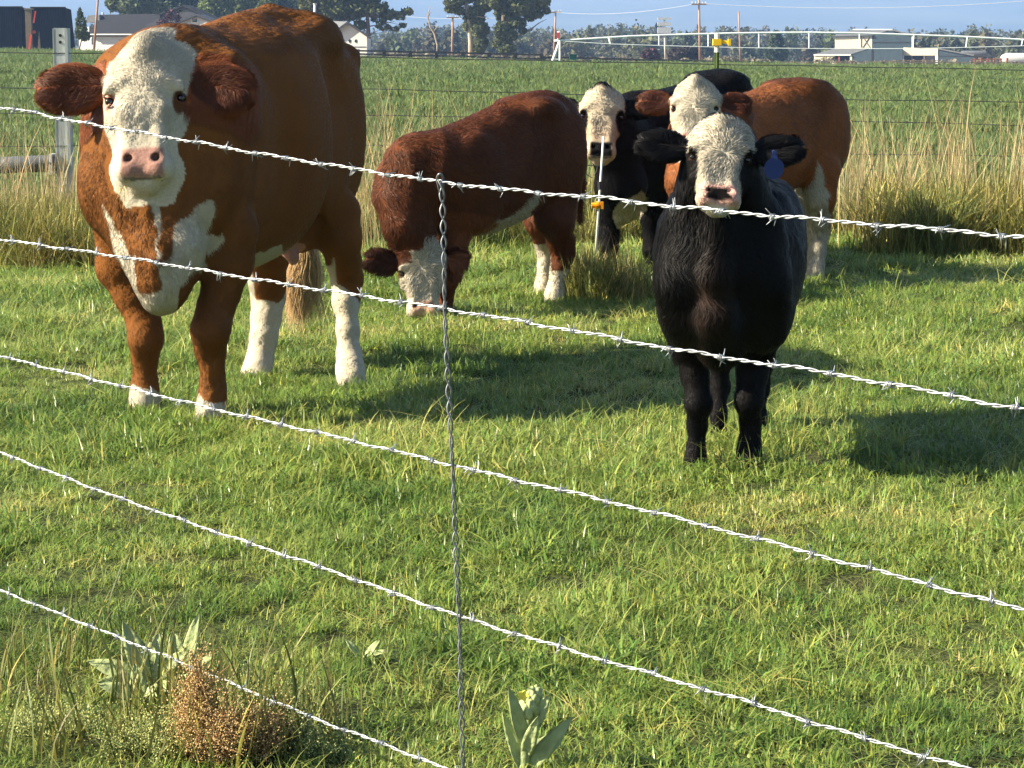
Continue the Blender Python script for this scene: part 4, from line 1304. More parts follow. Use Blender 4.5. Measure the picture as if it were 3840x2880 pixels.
def black_calf():
    rear = P(2752, 1640, 7.78); front = P(2716, 1740, 7.12)
    a = Animal('calf', 'shaggy black calf with white face and blue ear tag nearest the fence', 'calf', (front + rear)/2 * [1, 1, 0], 12)
    a.torso(rear, front, [(-.26, .80, .62, .05), (-.18, .88, .52, .15), (-.02, .89, .45, .185), (.18, .895, .41, .218), (.38, .885, .385, .222), (.55, .86, .38, .185), (.68, .82, .39, .15), (.80, .77, .43, .10), (.88, .72, .5, .05)])
    S = a.S
    for s in (-1, 1):
        a.bump(.60, s*.14, .66, .13, .06, .20, .09)
        a.bump(.72, s*.12, .52, .09, .07, .12, .07)
        a.bump(.0, s*.13, .62, .17, .08, .22, .08)
    legs(S, thin([
        [(2572, 1180, 7.13, 78), (2590, 1290, 7.13, 62), (2606, 1390, 7.12, 53), (2619, 1490, 7.09, 50), (2614, 1560, 7.12, 34), (2611, 1640, 7.12, 31), (2607, 1695, 7.1, 38), (2604, 1725, 7.08, 41)],
        [(2842, 1180, 7.16, 88), (2826, 1290, 7.16, 78), (2820, 1390, 7.15, 60), (2808, 1478, 7.11, 54), (2814, 1555, 7.15, 37), (2812, 1620, 7.15, 38), (2810, 1675, 7.13, 46), (2809, 1712, 7.1, 48)],
        [(2700, 1240, 7.75, 60), (2702, 1340, 7.72, 40), (2700, 1430, 7.72, 34), (2694, 1530, 7.66, 28), (2694, 1600, 7.62, 30), (2696, 1650, 7.58, 37)],
        [(2870, 1240, 7.85, 60), (2862, 1340, 7.82, 40), (2850, 1430, 7.82, 34), (2842, 1530, 7.76, 28), (2840, 1580, 7.72, 30), (2838, 1620, 7.68, 37)]], .84))
    S.chain([(a.at(.60, 0, .68), .20), (P(2712, 880, 7.04), .150), (P(2705, 720, 6.98), .115), (P(2704, 560, 7.0), .098)], .07)
    for cx in ((2608, 2636, 2652), (2792, 2800, 2780)):
        S.chain([(P(cx[0], 800, 6.85), .030), (P(cx[1], 960, 6.83), .036), (P(cx[2], 1140, 6.85), .036)], .07, sub=True)
    for q in (2545, 2875):
        S.chain([(P(q, 820, 6.98), .03), (P(q, 1060, 6.96), .045), (P(q + (12 if q < 2700 else -12), 1220, 7.0), .035)], .06)
    S.chain([(P(2700, 860, 6.93), .05), (P(2684, 1020, 6.865), .036), (P(2690, 1180, 6.885), .045), (P(2700, 1290, 6.99), .06)], .05)
    S.chain([(P(2640, 830, 7.0), .06), (P(2600, 1000, 6.97), .075), (P(2600, 1140, 6.99), .07)], .06)
    S.chain([(P(2780, 830, 7.0), .06), (P(2810, 1000, 6.97), .08), (P(2815, 1140, 7.0), .08)], .06)
    h = Head(S, P(2706, 474, 6.96), P(2692, 784, 6.77), (-.06, -1, 0), 1.12, 1.0,
             ear_l=((-1, .14, .05), .53, .17), ear_r=((1, .22, .05), .53, .17))
    def color(V, n):
        C = np.tile(BLACK, (len(V), 1)) * (1 + .3*wob(V, 9, 2))[:, None]
        # sunlit brown of the chest, put into the coat colour
        d = np.exp(-(((V[:, 0] - P(2630, 1080, 7)[0])/.06)**2 + ((V[:, 2] - .57)/.16)**2)) * (V[:, 1] < 7.1)
        C = blend(C, d * .8 * smooth01(wob(V, 18, 3), -.6, .5), np.array([.030, .017, .011]))
        uu, vv, ww = h.loc(V); nz = wob(V, 45, 6)*.02
        wlim = np.interp(uu, [0, .1, .3, .42, .5, .62, .75, .85, 1.0], [.30, .33, .31, .20, .18, .20, .26, .3, .3])
        m = (uu + nz > -.02) & (uu < 1.1) & (np.abs(vv + .0) + nz < wlim) & (ww + nz > -.12) & (ww < .4) & h.near(V)
        C = np.where(m[:, None], WHITE * (1 + .05*wob(V, 25, 4))[:, None], C)
        nose = smooth01(uu, .76, .80) * (1 - smooth01(uu, .97, 1.0)) * (1 - smooth01(np.abs(vv), .17, .22)) * smooth01(ww, -.02, .03)
        C = blend(C, nose * .8, PINK)
        bn = smooth01(uu + nz, .80, .83) * (1 - smooth01(uu, .945, .96)) * (1 - smooth01(np.abs(vv) + nz*1.5, .10, .12)) * smooth01(ww, 0, .03)
        C = blend(C, bn * smooth01(wob(V, 60, 5) + (.10 - np.abs(vv))*18, -.3, .1), BLACK)
        C = ear_paint(h, V, C, BLACK*1.1, BLACK*.8)
        return C
    def field(V, n, an):
        flow = np.tile(np.array([0, -.25, -1.0]), (len(V), 1)) + (-an.U*.4)
        length = np.full(len(V), .032); dens = np.ones(len(V))
        low = V[:, 2] < .36; length = np.where(low, .008, length)
        return head_field(h, V, n, flow, length, dens, .019, .024, 2.6)
    a.finish(.0066, color, dict(n=150000, field=field, rad=.0008, lift=.42, curl=.5, freq=40, lit=.7))
    a.eyes(h)
    # blue ear tag hanging from the right ear
    m_blue = mat_plain('blue_ear_tag_plastic', (.012, .028, .12), .5, .06, 30)
    c = P(2903, 632, 6.78); R = M(37, 6.8)
    pts = [c + np.array([math.cos(t)*R, .12*R*math.cos(t), math.sin(t)*R*1.05]) for t in np.linspace(0, 2*math.pi, 25)[:-1]]
    MB().prism(pts, (.0005, .003, 0)).prism([c + np.array(q) for q in ((-.010, 0, R*.9), (.010, 0, R*.9), (.006, 0, R*1.7), (-.006, 0, R*1.7))], (.0005, .0035, 0)).build('ear_tag', m_blue, a.e)
    MB().tube([c + [0, -.004, R*1.6], c + [0, .012, R*1.6]], .006, 10).build('tag_button', m_blue, a.e)
def nearer_and_longer(fn, dY, drow, r0, r1):
    """the same figure a little nearer, its legs reaching further down"""
    global P
    P0 = P
    P = lambda px, row, Y: P0(px, row + drow*min(1, max(0, (row - r0)/(r1 - r0))), Y + dY)
    fn(); P = P0
nearer_and_longer(black_calf, -.18, 44, 1200, 1700)


# ---- grazing calf
def grazing_calf():
    rear = P(2036, 1130, 11.55); front = P(1700, 1180, 11.10)
    a = Animal('calf', 'dark red calf grazing with head down and white face in the grass', 'calf', (front + rear)/2 * [1, 1, 0], 13)
    a.torso(rear, front, [(-.19, 1.0, .80, .05), (-.13, 1.05, .66, .13), (-.02, 1.085, .53, .15), (.15, 1.07, .46, .17), (.35, 1.01, .41, .19), (.55, .95, .385, .19), (.70, .91, .41, .165), (.86, .88, .48, .135), (.98, .83, .56, .08)])
    S = a.S
    for s in (-1, 1):
        a.bump(.62, s*.15, .66, .14, .07, .22, .08)
        a.bump(-.02, s*.12, .76, .15, .07, .22, .08)
        a.bump(.12, s*.14, 1.0, .08, .04, .04, .08)
    legs(S, [
        [(1725, 800, 11.0, 62), (1708, 900, 11.0, 46), (1694, 985, 10.98, 34), (1684, 1045, 10.95, 33), (1676, 1100, 10.97, 22), (1668, 1155, 10.97, 23), (1664, 1185, 10.95, 27)],
        [(1660, 800, 11.35, 58), (1652, 900, 11.35, 42), (1648, 985, 11.33, 31), (1645, 1040, 11.3, 30), (1642, 1090, 11.32, 21), (1640, 1135, 11.32, 22), (1638, 1158, 11.3, 26)],
        [(2090, 720, 11.55, 84), (2082, 820, 11.5, 66), (2104, 905, 11.62, 46), (2112, 945, 11.66, 40), (2098, 1010, 11.62, 30), (2088, 1070, 11.6, 27), (2080, 1105, 11.58, 32), (2076, 1128, 11.55, 33)],
        [(2035, 740, 11.95, 74), (2028, 830, 11.9, 56), (2048, 905, 11.98, 42), (2054, 940, 12.0, 36), (2046, 1000, 11.98, 27), (2042, 1050, 11.96, 25), (2038, 1080, 11.94, 30), (2036, 1096, 11.92, 31)]])
    S.chain([(a.at(.78, 0, .70), .19), (P(1560, 640, 10.98), .150), (P(1520, 745, 10.92), .128), (P(1530, 850, 10.88), .105), (P(1562, 930, 10.86), .085)], .06)
    S.chain([(P(1440, 660, 10.95), .03), (P(1430, 740, 10.95), .03)], .06)
    S.chain([(a.at(-.18, 0, 1.0), .035), (a.at(-.24, .02, .9), .024), (a.at(-.25, .03, .6), .02), (a.at(-.24, .03, .42), .014)], .02)
    h = Head(S, P(1583, 912, 10.86), P(1588, 1196, 10.74), (.06, -1, .15), 1.12, 1.0,
             ear_l=((-1, .18, .05), .46, .15), ear_r=((1, .42, -.3), .34, .11))
    belly = poly_m([(1745, 880), (1790, 850), (1850, 822), (1900, 815), (1940, 790), (1985, 740), (2012, 720), (2025, 760), (2000, 800), (1960, 850), (1900, 900), (1750, 920)], 11.2)
    def color(V, n):
        C = np.tile(DKRED, (len(V), 1)) * (1 + .22*wob(V, 9, 2) + .15*wob(V, 30, 3))[:, None]
        jx = V[:, 0] + .012*wob(V, 50, 7); jz = V[:, 2] + .012*wob(V, 45, 8)
        C = np.where(in_poly(jx, jz, belly)[:, None], WHITE*.85, C)
        u = (V - a.A) @ a.U
        hind = u < .35; hz = np.where(V[:, 0] < P(2068, 1000, 11.6)[0], .28, .20) + .04*wob(V, 25, 9)
        C = np.where((hind & (V[:, 2] < hz))[:, None], WHITE, C)
        C = face_paint(h, V, C, WHITE*.95, (np.array([.42, .26, .18]), np.array([.2, .12, .1])), poll_to=.0, cheek=.30, back=-.10)
        uu, vv, ww = h.loc(V)
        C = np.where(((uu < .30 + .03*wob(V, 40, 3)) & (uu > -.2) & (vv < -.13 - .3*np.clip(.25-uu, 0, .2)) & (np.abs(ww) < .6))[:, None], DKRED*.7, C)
        C = ear_paint(h, V, C, DKRED*.65, DKRED*.4)
        C = np.where(((vv > .27) & (uu < .5) & (uu > -.4) & (ww > -.6))[:, None], DKRED*1.6, C)  # right ear coloured lighter so it looks sunlit
        return C
    def field(V, n, an):
        flow = np.tile(-an.U * .8 + np.array([0, 0, -.7]), (len(V), 1))
        length = np.full(len(V), .024); dens = np.ones(len(V)); length = np.where(V[:, 2] < .4, .012, length)
        return head_field(h, V, n, flow, length, dens, .022, .035, 2.0)
    a.finish(.0075, color, dict(n=90000, field=field, rad=.0010, lift=.4, curl=.7, freq=34, lit=.55))
    a.eyes(h)
grazing_calf()


# ---- pale-faced black calf at the back left
def back_black_calf():
    rear = P(2705, 960, 13.95); front = P(2365, 1000, 13.1)
    a = Animal('calf', 'black calf with narrow cream face and dark eye patches behind the step-in post', 'calf', (front + rear)/2 * [1, 1, 0], 14)
    a.torso(rear, front, [(-.22, 1.02, .85, .06), (-.14, 1.12, .66, .15), (.0, 1.175, .55, .20), (.2, 1.15, .50, .22), (.45, 1.09, .43, .24), (.7, 1.06, .42, .24), (.92, 1.05, .42, .21), (1.1, .98, .45, .16), (1.22, .9, .55, .08)])
    S = a.S
    for s in (-1, 1):
        a.bump(.95, s*.16, .75, .14, .07, .22, .08); a.bump(.0, s*.14, .8, .17, .07, .24, .08); a.bump(.1, s*.14, 1.1, .1, .05, .04, .08)
    legs(S, [
        [(2300, 700, 13.0, 62), (2290, 800, 13.0, 46), (2284, 880, 12.98, 34), (2282, 930, 12.95, 32), (2280, 990, 12.97, 22), (2278, 1020, 12.95, 27)],
        [(2455, 720, 13.2, 60), (2450, 820, 13.2, 44), (2448, 890, 13.2, 33), (2446, 940, 13.17, 31), (2445, 980, 13.2, 22), (2444, 1008, 13.18, 27)],
        [(2680, 760, 13.8, 62), (2690, 860, 13.9, 40), (2690, 950, 13.85, 25), (2688, 975, 13.8, 28)],
        [(2760, 760, 14.2, 62), (2770, 860, 14.3, 40), (2770, 930, 14.25, 25), (2768, 955, 14.2, 28)]])
    S.chain([(a.at(1.0, 0, .84), .20), (P(2310, 520, 12.85), .145), (P(2285, 420, 12.78), .11)], .07)
    S.chain([(P(2300, 560, 12.85), .11), (P(2330, 700, 12.9), .13), (P(2350, 780, 12.95), .08)], .07)
    h = Head(S, P(2260, 326, 12.74), P(2252, 604, 12.56), (-.02, -1, 0), 1.0, 1.0,
             ear_l=((-1, .12, -.15), .42, .11), ear_r=((1, .18, -.05), .40, .13))
    def color(V, n):
        C = np.tile(BLACK, (len(V), 1)) * (1 + .3*wob(V, 9, 2))[:, None]
        bel = poly_m([(2292, 790), (2330, 740), (2380, 720), (2400, 700), (2425, 740), (2440, 790), (2400, 860), (2310, 860)], 12.9)
        jx = V[:, 0] + .012*wob(V, 40, 7); jz = V[:, 2] + .012*wob(V, 45, 8)
        C = np.where((in_poly(jx, jz, bel) & (V[:, 1] < 13.3))[:, None], WHITE*.8, C)
        C = face_paint(h, V, C, np.array([.43, .36, .26]), (BLACK*2, BLACK*1.5), poll_to=.055, cheek=.30, back=-.10)
        uu, vv, ww = h.loc(V)
        lower = smooth01(uu, .45, .7) * (np.abs(vv) < .25) * (ww > -.15)
        isw = C[:, 0] > .3
        C = np.where(isw[:, None], blend(C, lower*.5, np.array([.38, .26, .17])), C)
        for s in (-1, 1):
            q = V - h.pt(.47, s*.24, .03); qu = q @ h.U / h.L; qv = q @ h.V / h.L
            d = np.sqrt((qu/1.75)**2 + qv**2)
            C = blend(C, 1 - smooth01(d, .066, .080), BLACK)
        C = ear_paint(h, V, C, BLACK, BLACK*1.5)
        return C
    def field(V, n, an):
        flow = np.tile(-an.U * .8 + np.array([0, 0, -.6]), (len(V), 1)); length = np.full(len(V), .018)
        return head_field(h, V, n, flow, length, np.ones(len(V)), .016, .035, 2)
    a.finish(.0085, color, dict(n=50000, field=field, rad=.0011, lift=.35, curl=.4, freq=34, lit=.5))
    a.eyes(h)
back_black_calf()


# ---- orange-brown calf at the back right
def red_calf():
    rear = P(3008, 1035, 12.9); front = P(2650, 1080, 12.25)
    a = Animal('calf', 'orange-brown calf with curly white face standing behind the black calf', 'calf', (front + rear)/2 * [1, 1, 0], 15)
    a.torso(rear, front, [(-.22, 1.0, .86, .06), (-.15, 1.07, .70, .15), (-.02, 1.125, .58, .20), (.15, 1.13, .53, .22), (.38, 1.08, .49, .24), (.6, 1.04, .46, .24), (.8, 1.02, .46, .21), (.98, .98, .48, .16), (1.1, .9, .56, .08)])
    S = a.S
    for s in (-1, 1):
        a.bump(.85, s*.16, .75, .14, .07, .22, .08); a.bump(-.02, s*.145, .82, .17, .08, .24, .08); a.bump(.1, s*.14, 1.07, .1, .05, .04, .08)
    legs(S, [
        [(2600, 700, 12.1, 60), (2590, 800, 12.1, 44), (2590, 900, 12.1, 32), (2590, 1000, 12.1, 24), (2590, 1080, 12.1, 28)],
        [(2740, 700, 12.3, 60), (2740, 800, 12.3, 44), (2740, 900, 12.3, 32), (2740, 1000, 12.3, 24), (2740, 1065, 12.3, 28)],
        [(3072, 640, 12.75, 78), (3076, 740, 12.72, 52), (3072, 820, 12.80, 40), (3068, 870, 12.84, 37), (3064, 940, 12.8, 27), (3058, 990, 12.78, 27), (3054, 1020, 12.75, 31)],
        [(2990, 660, 13.2, 66), (2992, 760, 13.2, 44), (2990, 830, 13.26, 38), (2988, 880, 13.28, 32), (2984, 940, 13.25, 24), (2980, 1000, 13.2, 28)]])
    S.chain([(a.at(.88, 0, .82), .20), (P(2640, 520, 12.25), .15), (P(2625, 420, 12.2), .115)], .07)
    S.chain([(P(2590, 560, 12.15), .09), (P(2575, 680, 12.1), .09), (P(2600, 760, 12.15), .08)], .07)
    h = Head(S, P(2610, 304, 12.2), P(2596, 570, 12.02), (-.16, -1, 0), 1.12, 1.0,
             ear_l=((-1, .03, -.05), .46, .15), ear_r=((1, .04, -.25), .44, .15))
    leg_w = poly_m([(3052, 600), (3066, 640), (3080, 690), (3100, 720), (3092, 760), (3105, 820), (3110, 1100), (3000, 1100), (3010, 800), (2940, 800), (2945, 735), (3000, 720), (3035, 670)], 12.8)
    def color(V, n):
        C = np.tile(ORANGE, (len(V), 1)) * (1 + .22*wob(V, 9, 2) + .12*wob(V, 30, 3))[:, None]
        jx = V[:, 0] + .010*wob(V, 40, 7); jz = V[:, 2] + .010*wob(V, 45, 8)
        u = (V - a.A) @ a.U
        C = np.where((in_poly(jx, jz, leg_w) & (u < .6))[:, None], WHITE*.95, C)
        dk = (jz > 1.09 + .03*wob(V, 20, 5)) & (u < .3)
        C = np.where(dk[:, None], C*.4, C)
        C = face_paint(h, V, C, WHITE*1.02, (PINK, PINK*.8), poll_to=-.2, cheek=.32, back=-.16)
        d = np.linalg.norm(V - h.eyes[0][0], axis=1) / h.L
        C = blend(C, (1 - smooth01(d, .05, .085)) * .7, PINK)
        C = ear_paint(h, V, C, np.array([.17, .055, .02]), np.array([.07, .022, .012]))
        return C
    def field(V, n, an):
        flow = np.tile(-an.U * .8 + np.array([0, 0, -.6]), (len(V), 1)); length = np.full(len(V), .022)
        return head_field(h, V, n, flow, length, np.ones(len(V)), .020, .030, 2.5)
    a.finish(.0085, color, dict(n=75000, field=field, rad=.0011, lift=.42, curl=.6, freq=34, lit=.45))
    a.eyes(h)
red_calf()

# ------------------------------------------------------------------ back fence
def back_fence():
    Y = 17.0
    m_wire = mat_plain('dark_weathered_wire', (.035, .04, .04), .6, .2, 20)
    defs = [([(-600, 188), (0, 196), (1350, 215), (2700, 241), (3840, 262), (4500, 272)], 'topmost dark wire of the back fence, at the field\'s far edge'),
            ([(-600, 327), (0, 329), (1340, 334), (2150, 353), (3130, 372), (3840, 382), (4500, 390)], 'second dark wire of the back fence, level with the big cow\'s ears'),
            ([(-600, 422), (0, 424), (1350, 433), (2300, 443), (3150, 453), (3840, 470), (4500, 478)], 'third dark wire of the back fence, passing behind the straw tops'),
            ([(-600, 548), (0, 548), (1350, 545), (3200, 577), (3840, 585), (4500, 592)], 'fourth dark wire of the back fence, low among the dry grass')]
    for pts, lab in defs:
        t = cr_table(pts, 80)
        mb = MB(); c = np.array([P(p[0], p[1] + 1.2*math.sin(p[0]*.012), Y) for p in t])
        mb.tube(c, .0035, 5)
        w = mb.build('fence_wire', m_wire); tag(w, lab, 'wire')
    # square steel post with flange and holes
    b = P(237, 760, Y); e = empty('fence_post', (b[0], Y, 0), 'grey steel channel post with two holes at the left of the back fence', 'post')
    zt = P(0, 105, Y)[2]
    x0, x1 = P(209, 400, Y)[0], P(265, 400, Y)[0]
    m_post = mat_plain('grey_galvanised_post', (.30, .33, .33), .6, .18, 5, bump=.2, stretch=(2, 2, .4))
    MB().box(x0, x1 - .022, Y, Y + .012, -.1, zt).build('web', m_post, e)
    MB().box(x1 - .021, x1, Y - .05, Y + .06, -.1, zt - .002).build('flange', m_post, e)
    MB().box(x0 - .008, x0 - .0005, Y - .002, Y + .08, -.1, zt - .004).build('flange', m_post, e)
    for r in (133, 158):
        c = P(226, r, Y - .002); MB().tube([c - [0, .003, 0], c + [0, .001, 0]], M(5.5, Y), 12).build('bolt_hole', m_dark, e)
    # brace pipe
    pb = empty('brace_pipe', P(100, 620, Y), 'thick grey horizontal pipe brace meeting the left fence post', 'pipe')
    c0, c1 = P(-300, 632, Y - .1), P(212, 612, Y - .1)
    MB().tube([c0, c1 - [.02, 0, 0], c1], [M(31, Y), M(31, Y), M(28, Y)], 18).build('pipe', mat_plain('grey_pipe', (.07, .08, .09), .45, .25, 6), pb, True)
    MB().box(x0 - .03, x0 - .009, Y - .16, Y + .02, P(0, 650, Y)[2], P(0, 575, Y)[2]).build('bracket', m_galv, pb)
    # T-post with yellow insulator
    Y = 15.6; px = 2688
    e = empty('fence_post', (P(px, 400, Y)[0], Y, 0), 'green metal T-post with white top and yellow insulator arm', 'post')
    zt = P(px, 124, Y)[2]; x = P(px, 200, Y)[0]
    m_tp = mat_plain('olive_green_post_paint', (.07, .10, .03), .6, .4, 7)
    MB().box(x - .016, x + .016, Y, Y + .005, -.1, zt - .13).box(x - .003, x + .003, Y - .022, Y - .0005, -.1, zt - .13).build('shaft', m_tp, e)
    MB().box(x - .017, x + .017, Y - .001, Y + .006, zt - .1295, zt).box(x - .004, x + .004, Y - .024, Y - .0015, zt - .1295, zt).build('white_tip', m_whiteplastic, e)
    c = P(px, 158, Y)
    MB().box(c[0] - .028, c[0] + .028, Y - .035, Y + .018, c[2] - .022, c[2] + .022).build('insulator_clamp', m_yellow, e)
    MB().beam(c + [.03, -.01, .004], c + [.082, -.02, -.004], .026, .022).box(c[0] + .074, c[0] + .092, Y - .042, Y + .004, c[2] - .024, c[2] + .022).build('insulator_arm', m_yellow, e)
    c = P(px, 243, Y)
    # step-in post
    Y = 11.85
    g = P(2234, 945, Y)
    e = empty('step_in_post', (g[0], Y, 0), 'thin white fibreglass rod with orange insulator before the back calf', 'post')
    top = P(2263, 512, Y); g0 = P(2230, 1010, Y)
    MB().tube([g0, top], [.0062, .0052], 8).build('rod', m_whiteplastic, e, True)
    c = P(2244, 770, Y)
    MB().tube([c + [-.035, 0, 0], c + [.022, 0, 0]], .014, 10).tube([c + [-.012, 0, 0], c + [.0, 0, 0]], .022, 12).box(c[0] + .012, c[0] + .026, Y - .02, Y + .02, c[2] - .018, c[2] + .018).build('insulator', m_orange, e)
    c = P(2249, 695, Y)
    MB().tube([c + [0, 0, -.02], c + [0, 0, .02]], .011, 8).build('clip', m_dark, e)
    MB().tube([P(2244, 622, Y), P(2205, 620, Y), P(2172, 628, Y), P(2180, 642, Y), P(2222, 668, Y), P(2238, 640, Y), P(2240, 622, Y)], .0028, 6).build('wire_loop', m_wire, e)
back_fence()

# ------------------------------------------------------------------ barbed wire in front
TH = math.radians(43.9)
FY0 = 3.75
fence_p0 = np.array([P(1650, 1000, FY0)[0], FY0, 0])
fN = np.array([math.cos(TH), math.sin(TH), 0]); fD = np.array([math.sin(TH), -math.cos(TH), 0])
def PF(px, row, off=0.0):
    d = ray(px, row); c = np.array([0, 0, CAMZ])
    t = fN.dot(fence_p0 + fN*off - c) / fN.dot(d); return c + d*t

m_barb = mat_plain('zinc_coated_wire', (.25, .27, .29), .45, .4, 60, metal=.45, spec=.5)
m_stay = mat_plain('grey_stay_wire', (.13, .14, .15), .42, .25, 50, metal=.5, spec=.5)

def make_barb_mesh(seed):
    """two short wires wound round the line wire (along local X) with four cut points"""
    r = random.Random(seed); mb = MB()
    for q in range(2):
        x0 = -.004 + q*.005; ph = r.uniform(0, 6.28); turns = r.uniform(1.2, 1.7); R = .0038
        n = 14; pts = []
        a0 = ph; a1 = ph + turns*2*math.pi
        d0 = np.array([r.uniform(-.35, .35), -math.sin(a0), math.cos(a0)]); d1 = np.array([r.uniform(-.35, .35), -math.sin(a1), math.cos(a1)])
        L0, L1 = r.uniform(.012, .016), r.uniform(.012, .016)
        s = np.array([x0, R*math.cos(a0), R*math.sin(a0)]); f = np.array([x0 + .004, R*math.cos(a1), R*math.sin(a1)])
        pts.append(s - norm(d0)*L0)
        for i in range(n):
            t = i/(n-1); a = a0 + (a1 - a0)*t; pts.append([x0 + .004*t, R*math.cos(a), R*math.sin(a)])
        pts.append(f + norm(d1)*L1)
        rr = [.0005] + [.0009]*n + [.0005]
        mb.tube(pts, rr, 5)
    me = bpy.data.meshes.new('barb'); me.from_pydata(mb.v, [], mb.f); me.materials.append(m_barb)
    me.polygons.foreach_set('use_smooth', np.ones(len(me.polygons), dtype=bool))
    return me
barb_meshes = [make_barb_mesh(i) for i in range(9)]

def barbed_wire(rows, label, barbs=None, phase=None, seed=0):
    t = cr_table(rows, 400)
    C = np.array([PF(p[0], p[1]) for p in t])
    seg = np.linalg.norm(np.diff(C, axis=0), axis=1); s = np.concatenate([[0], np.cumsum(seg)])
    n = int(s[-1] / .0035); ss = np.linspace(0, s[-1], n)
    Cc = np.stack([np.interp(ss, s, C[:, k]) for k in range(3)], 1)
    Cc[:, 2] += .0012*np.sin(ss*31 + seed) + .0008*np.sin(ss*67 + seed*2)
    mid = Cc[n//2]
    e = empty('barbed_wire', mid, label, 'barbed wire', 'barbed wire strands of the front fence')
    T = np.gradient(Cc, axis=0); T /= np.linalg.norm(T, axis=1)[:, None]
    up = np.array([0, 0, 1.0]); N = np.cross(T, up); N /= np.linalg.norm(N, axis=1)[:, None]; B = np.cross(N, T)
    ang = ss / .052 * 2*math.pi + .6*np.sin(ss*7 + seed)
    for q in (0, math.pi):
        pts = Cc + (N*np.cos(ang + q)[:, None] + B*np.sin(ang + q)[:, None]) * .0017
        mb = MB(); mb.tube(pts, .00135, 6); mb.build('strand', m_barb, e, True)
    px = np.interp(ss, s, t[:, 0])
    if barbs is None:
        s0 = np.interp(phase, px, ss); ks = np.arange(-80, 80); pos = s0 + ks*.1016
        pos = pos[(pos > .02) & (pos < s[-1] - .02)]
    else:
        pos = np.interp(barbs, px, ss)
        a = pos[0] - .1016*np.arange(1, 4); b = pos[-1] + .1016*np.arange(1, 4)
        pos = np.concatenate([a[a > 0.02], pos, b[b < s[-1] - .02]])
    r = random.Random(seed)
    for p in pos:
        i = int(np.clip(np.searchsorted(ss, p), 1, n - 2))
        o = bpy.data.objects.new('barb', r.choice(barb_meshes)); COL.objects.link(o); o.parent = e
        R = Matrix((T[i], N[i], B[i])).transposed().to_4x4()
        o.matrix_local = Matrix.Translation(Vector(Cc[i] - mid)) @ R @ Matrix.Rotation(r.uniform(0, 6.28), 4, 'X') @ Matrix.Rotation(r.uniform(-.15, .15), 4, 'Z')
D2 = 3840/2212
top_barbs = [51, 132, 231, 324, 413, 513, 621, 732, 844, 955, 1072, 1201, 1324, 1452, 1571, 1722, 1876, 2020, 2187, 2366, 2520, 2700, 2892, 3081, 3288, 3526, 3754]
def dd(l): return [(a*D2, b*D2) for a, b in l]
barbed_wire([(-300, 360), (0, 403), (130, 423), (231, 447), (415, 479), (621, 514), (844, 553), (955, 574), (1300, 629), (1571, 671), (1722, 691), (1876, 709), (2020, 723), (2300, 747), (2507, 773), (2697, 790), (3000, 819), (3288, 842), (3526, 862), (3760, 882), (4100, 910)], 'topmost barbed wire, crossing the big cow\'s face and black calf\'s chin', barbs=top_barbs, seed=1)
barbed_wire(dd([(-150, 492), (0, 517), (280, 558), (560, 605), (760, 636), (960, 667), (1200, 708), (1500, 762), (1800, 808), (2212, 885), (2350, 912)]), 'second barbed wire down, passing the grazing calf\'s nose', phase=469, seed=2)
barbed_wire(dd([(-150, 735), (0, 770), (240, 829), (480, 888), (730, 945), (977, 1005), (1300, 1080), (1600, 1155), (1920, 1240), (2212, 1318), (2350, 1356)]), 'third barbed wire down, over the big cow\'s front hooves', phase=343, seed=3)
barbed_wire(dd([(-150, 925), (0, 978), (220, 1062), (440, 1140), (720, 1235), (990, 1330), (1300, 1425), (1600, 1512), (1850, 1590), (2080, 1658), (2350, 1745)]), 'fourth barbed wire down, crossing bare grass under the calves', phase=2096, seed=4)
barbed_wire(dd([(-150, 1210), (0, 1275), (200, 1355), (400, 1435), (560, 1502), (700, 1560), (840, 1612), (960, 1660), (1150, 1740)]), 'lowest barbed wire, running through the weeds at bottom left', phase=130, seed=5)

def stay():
    rows = [(674, 1650), (700, 1656), (900, 1664), (1155, 1668), (1450, 1682), (1745, 1697), (2030, 1709), (2309, 1721), (2600, 1730), (2950, 1738)]
    t = cr_table(rows, 500)
    C = np.array([PF(p[1], p[0], -.004) for p in t]); s = np.concatenate([[0], np.cumsum(np.linalg.norm(np.diff(C, axis=0), axis=1))])
    e = empty('wire_stay', C[len(C)//2], 'grey twisted wire stay hanging vertically through all five barbed wires', 'wire stay')
    toc = norm(-C[250] + [0, 0, CAMZ]); side = norm(np.cross(toc, [0, 0, 1]))
    f = np.array([toc[0], toc[1], 0]); 
    ang = s/.054*2*math.pi + .5*np.sin(s*9)
    grow = 1.0 + .35*np.sin(s*23)
    for q in (0, math.pi):
        off = side[None]*(np.cos(ang + q)*.0032*grow)[:, None] + toc[None]*(np.sin(ang + q)*.0022)[:, None]
        MB().tube(C + off, .0016, 7).build('strand', m_stay, e, True)
    # loop over the top wire
    a = C[0]; loop = []
    for k in range(13):
        th = math.pi*k/12
        loop.append(a + side*math.cos(th)*.0052 + np.array([0, 0, math.sin(th)*.009]) - toc*.004 + toc*.008*math.sin(th))
    MB().tube([C[14] + side*.002] + loop + [C[14] - side*.002], .0019, 7).build('top_loop', m_stay, e, True)
stay()

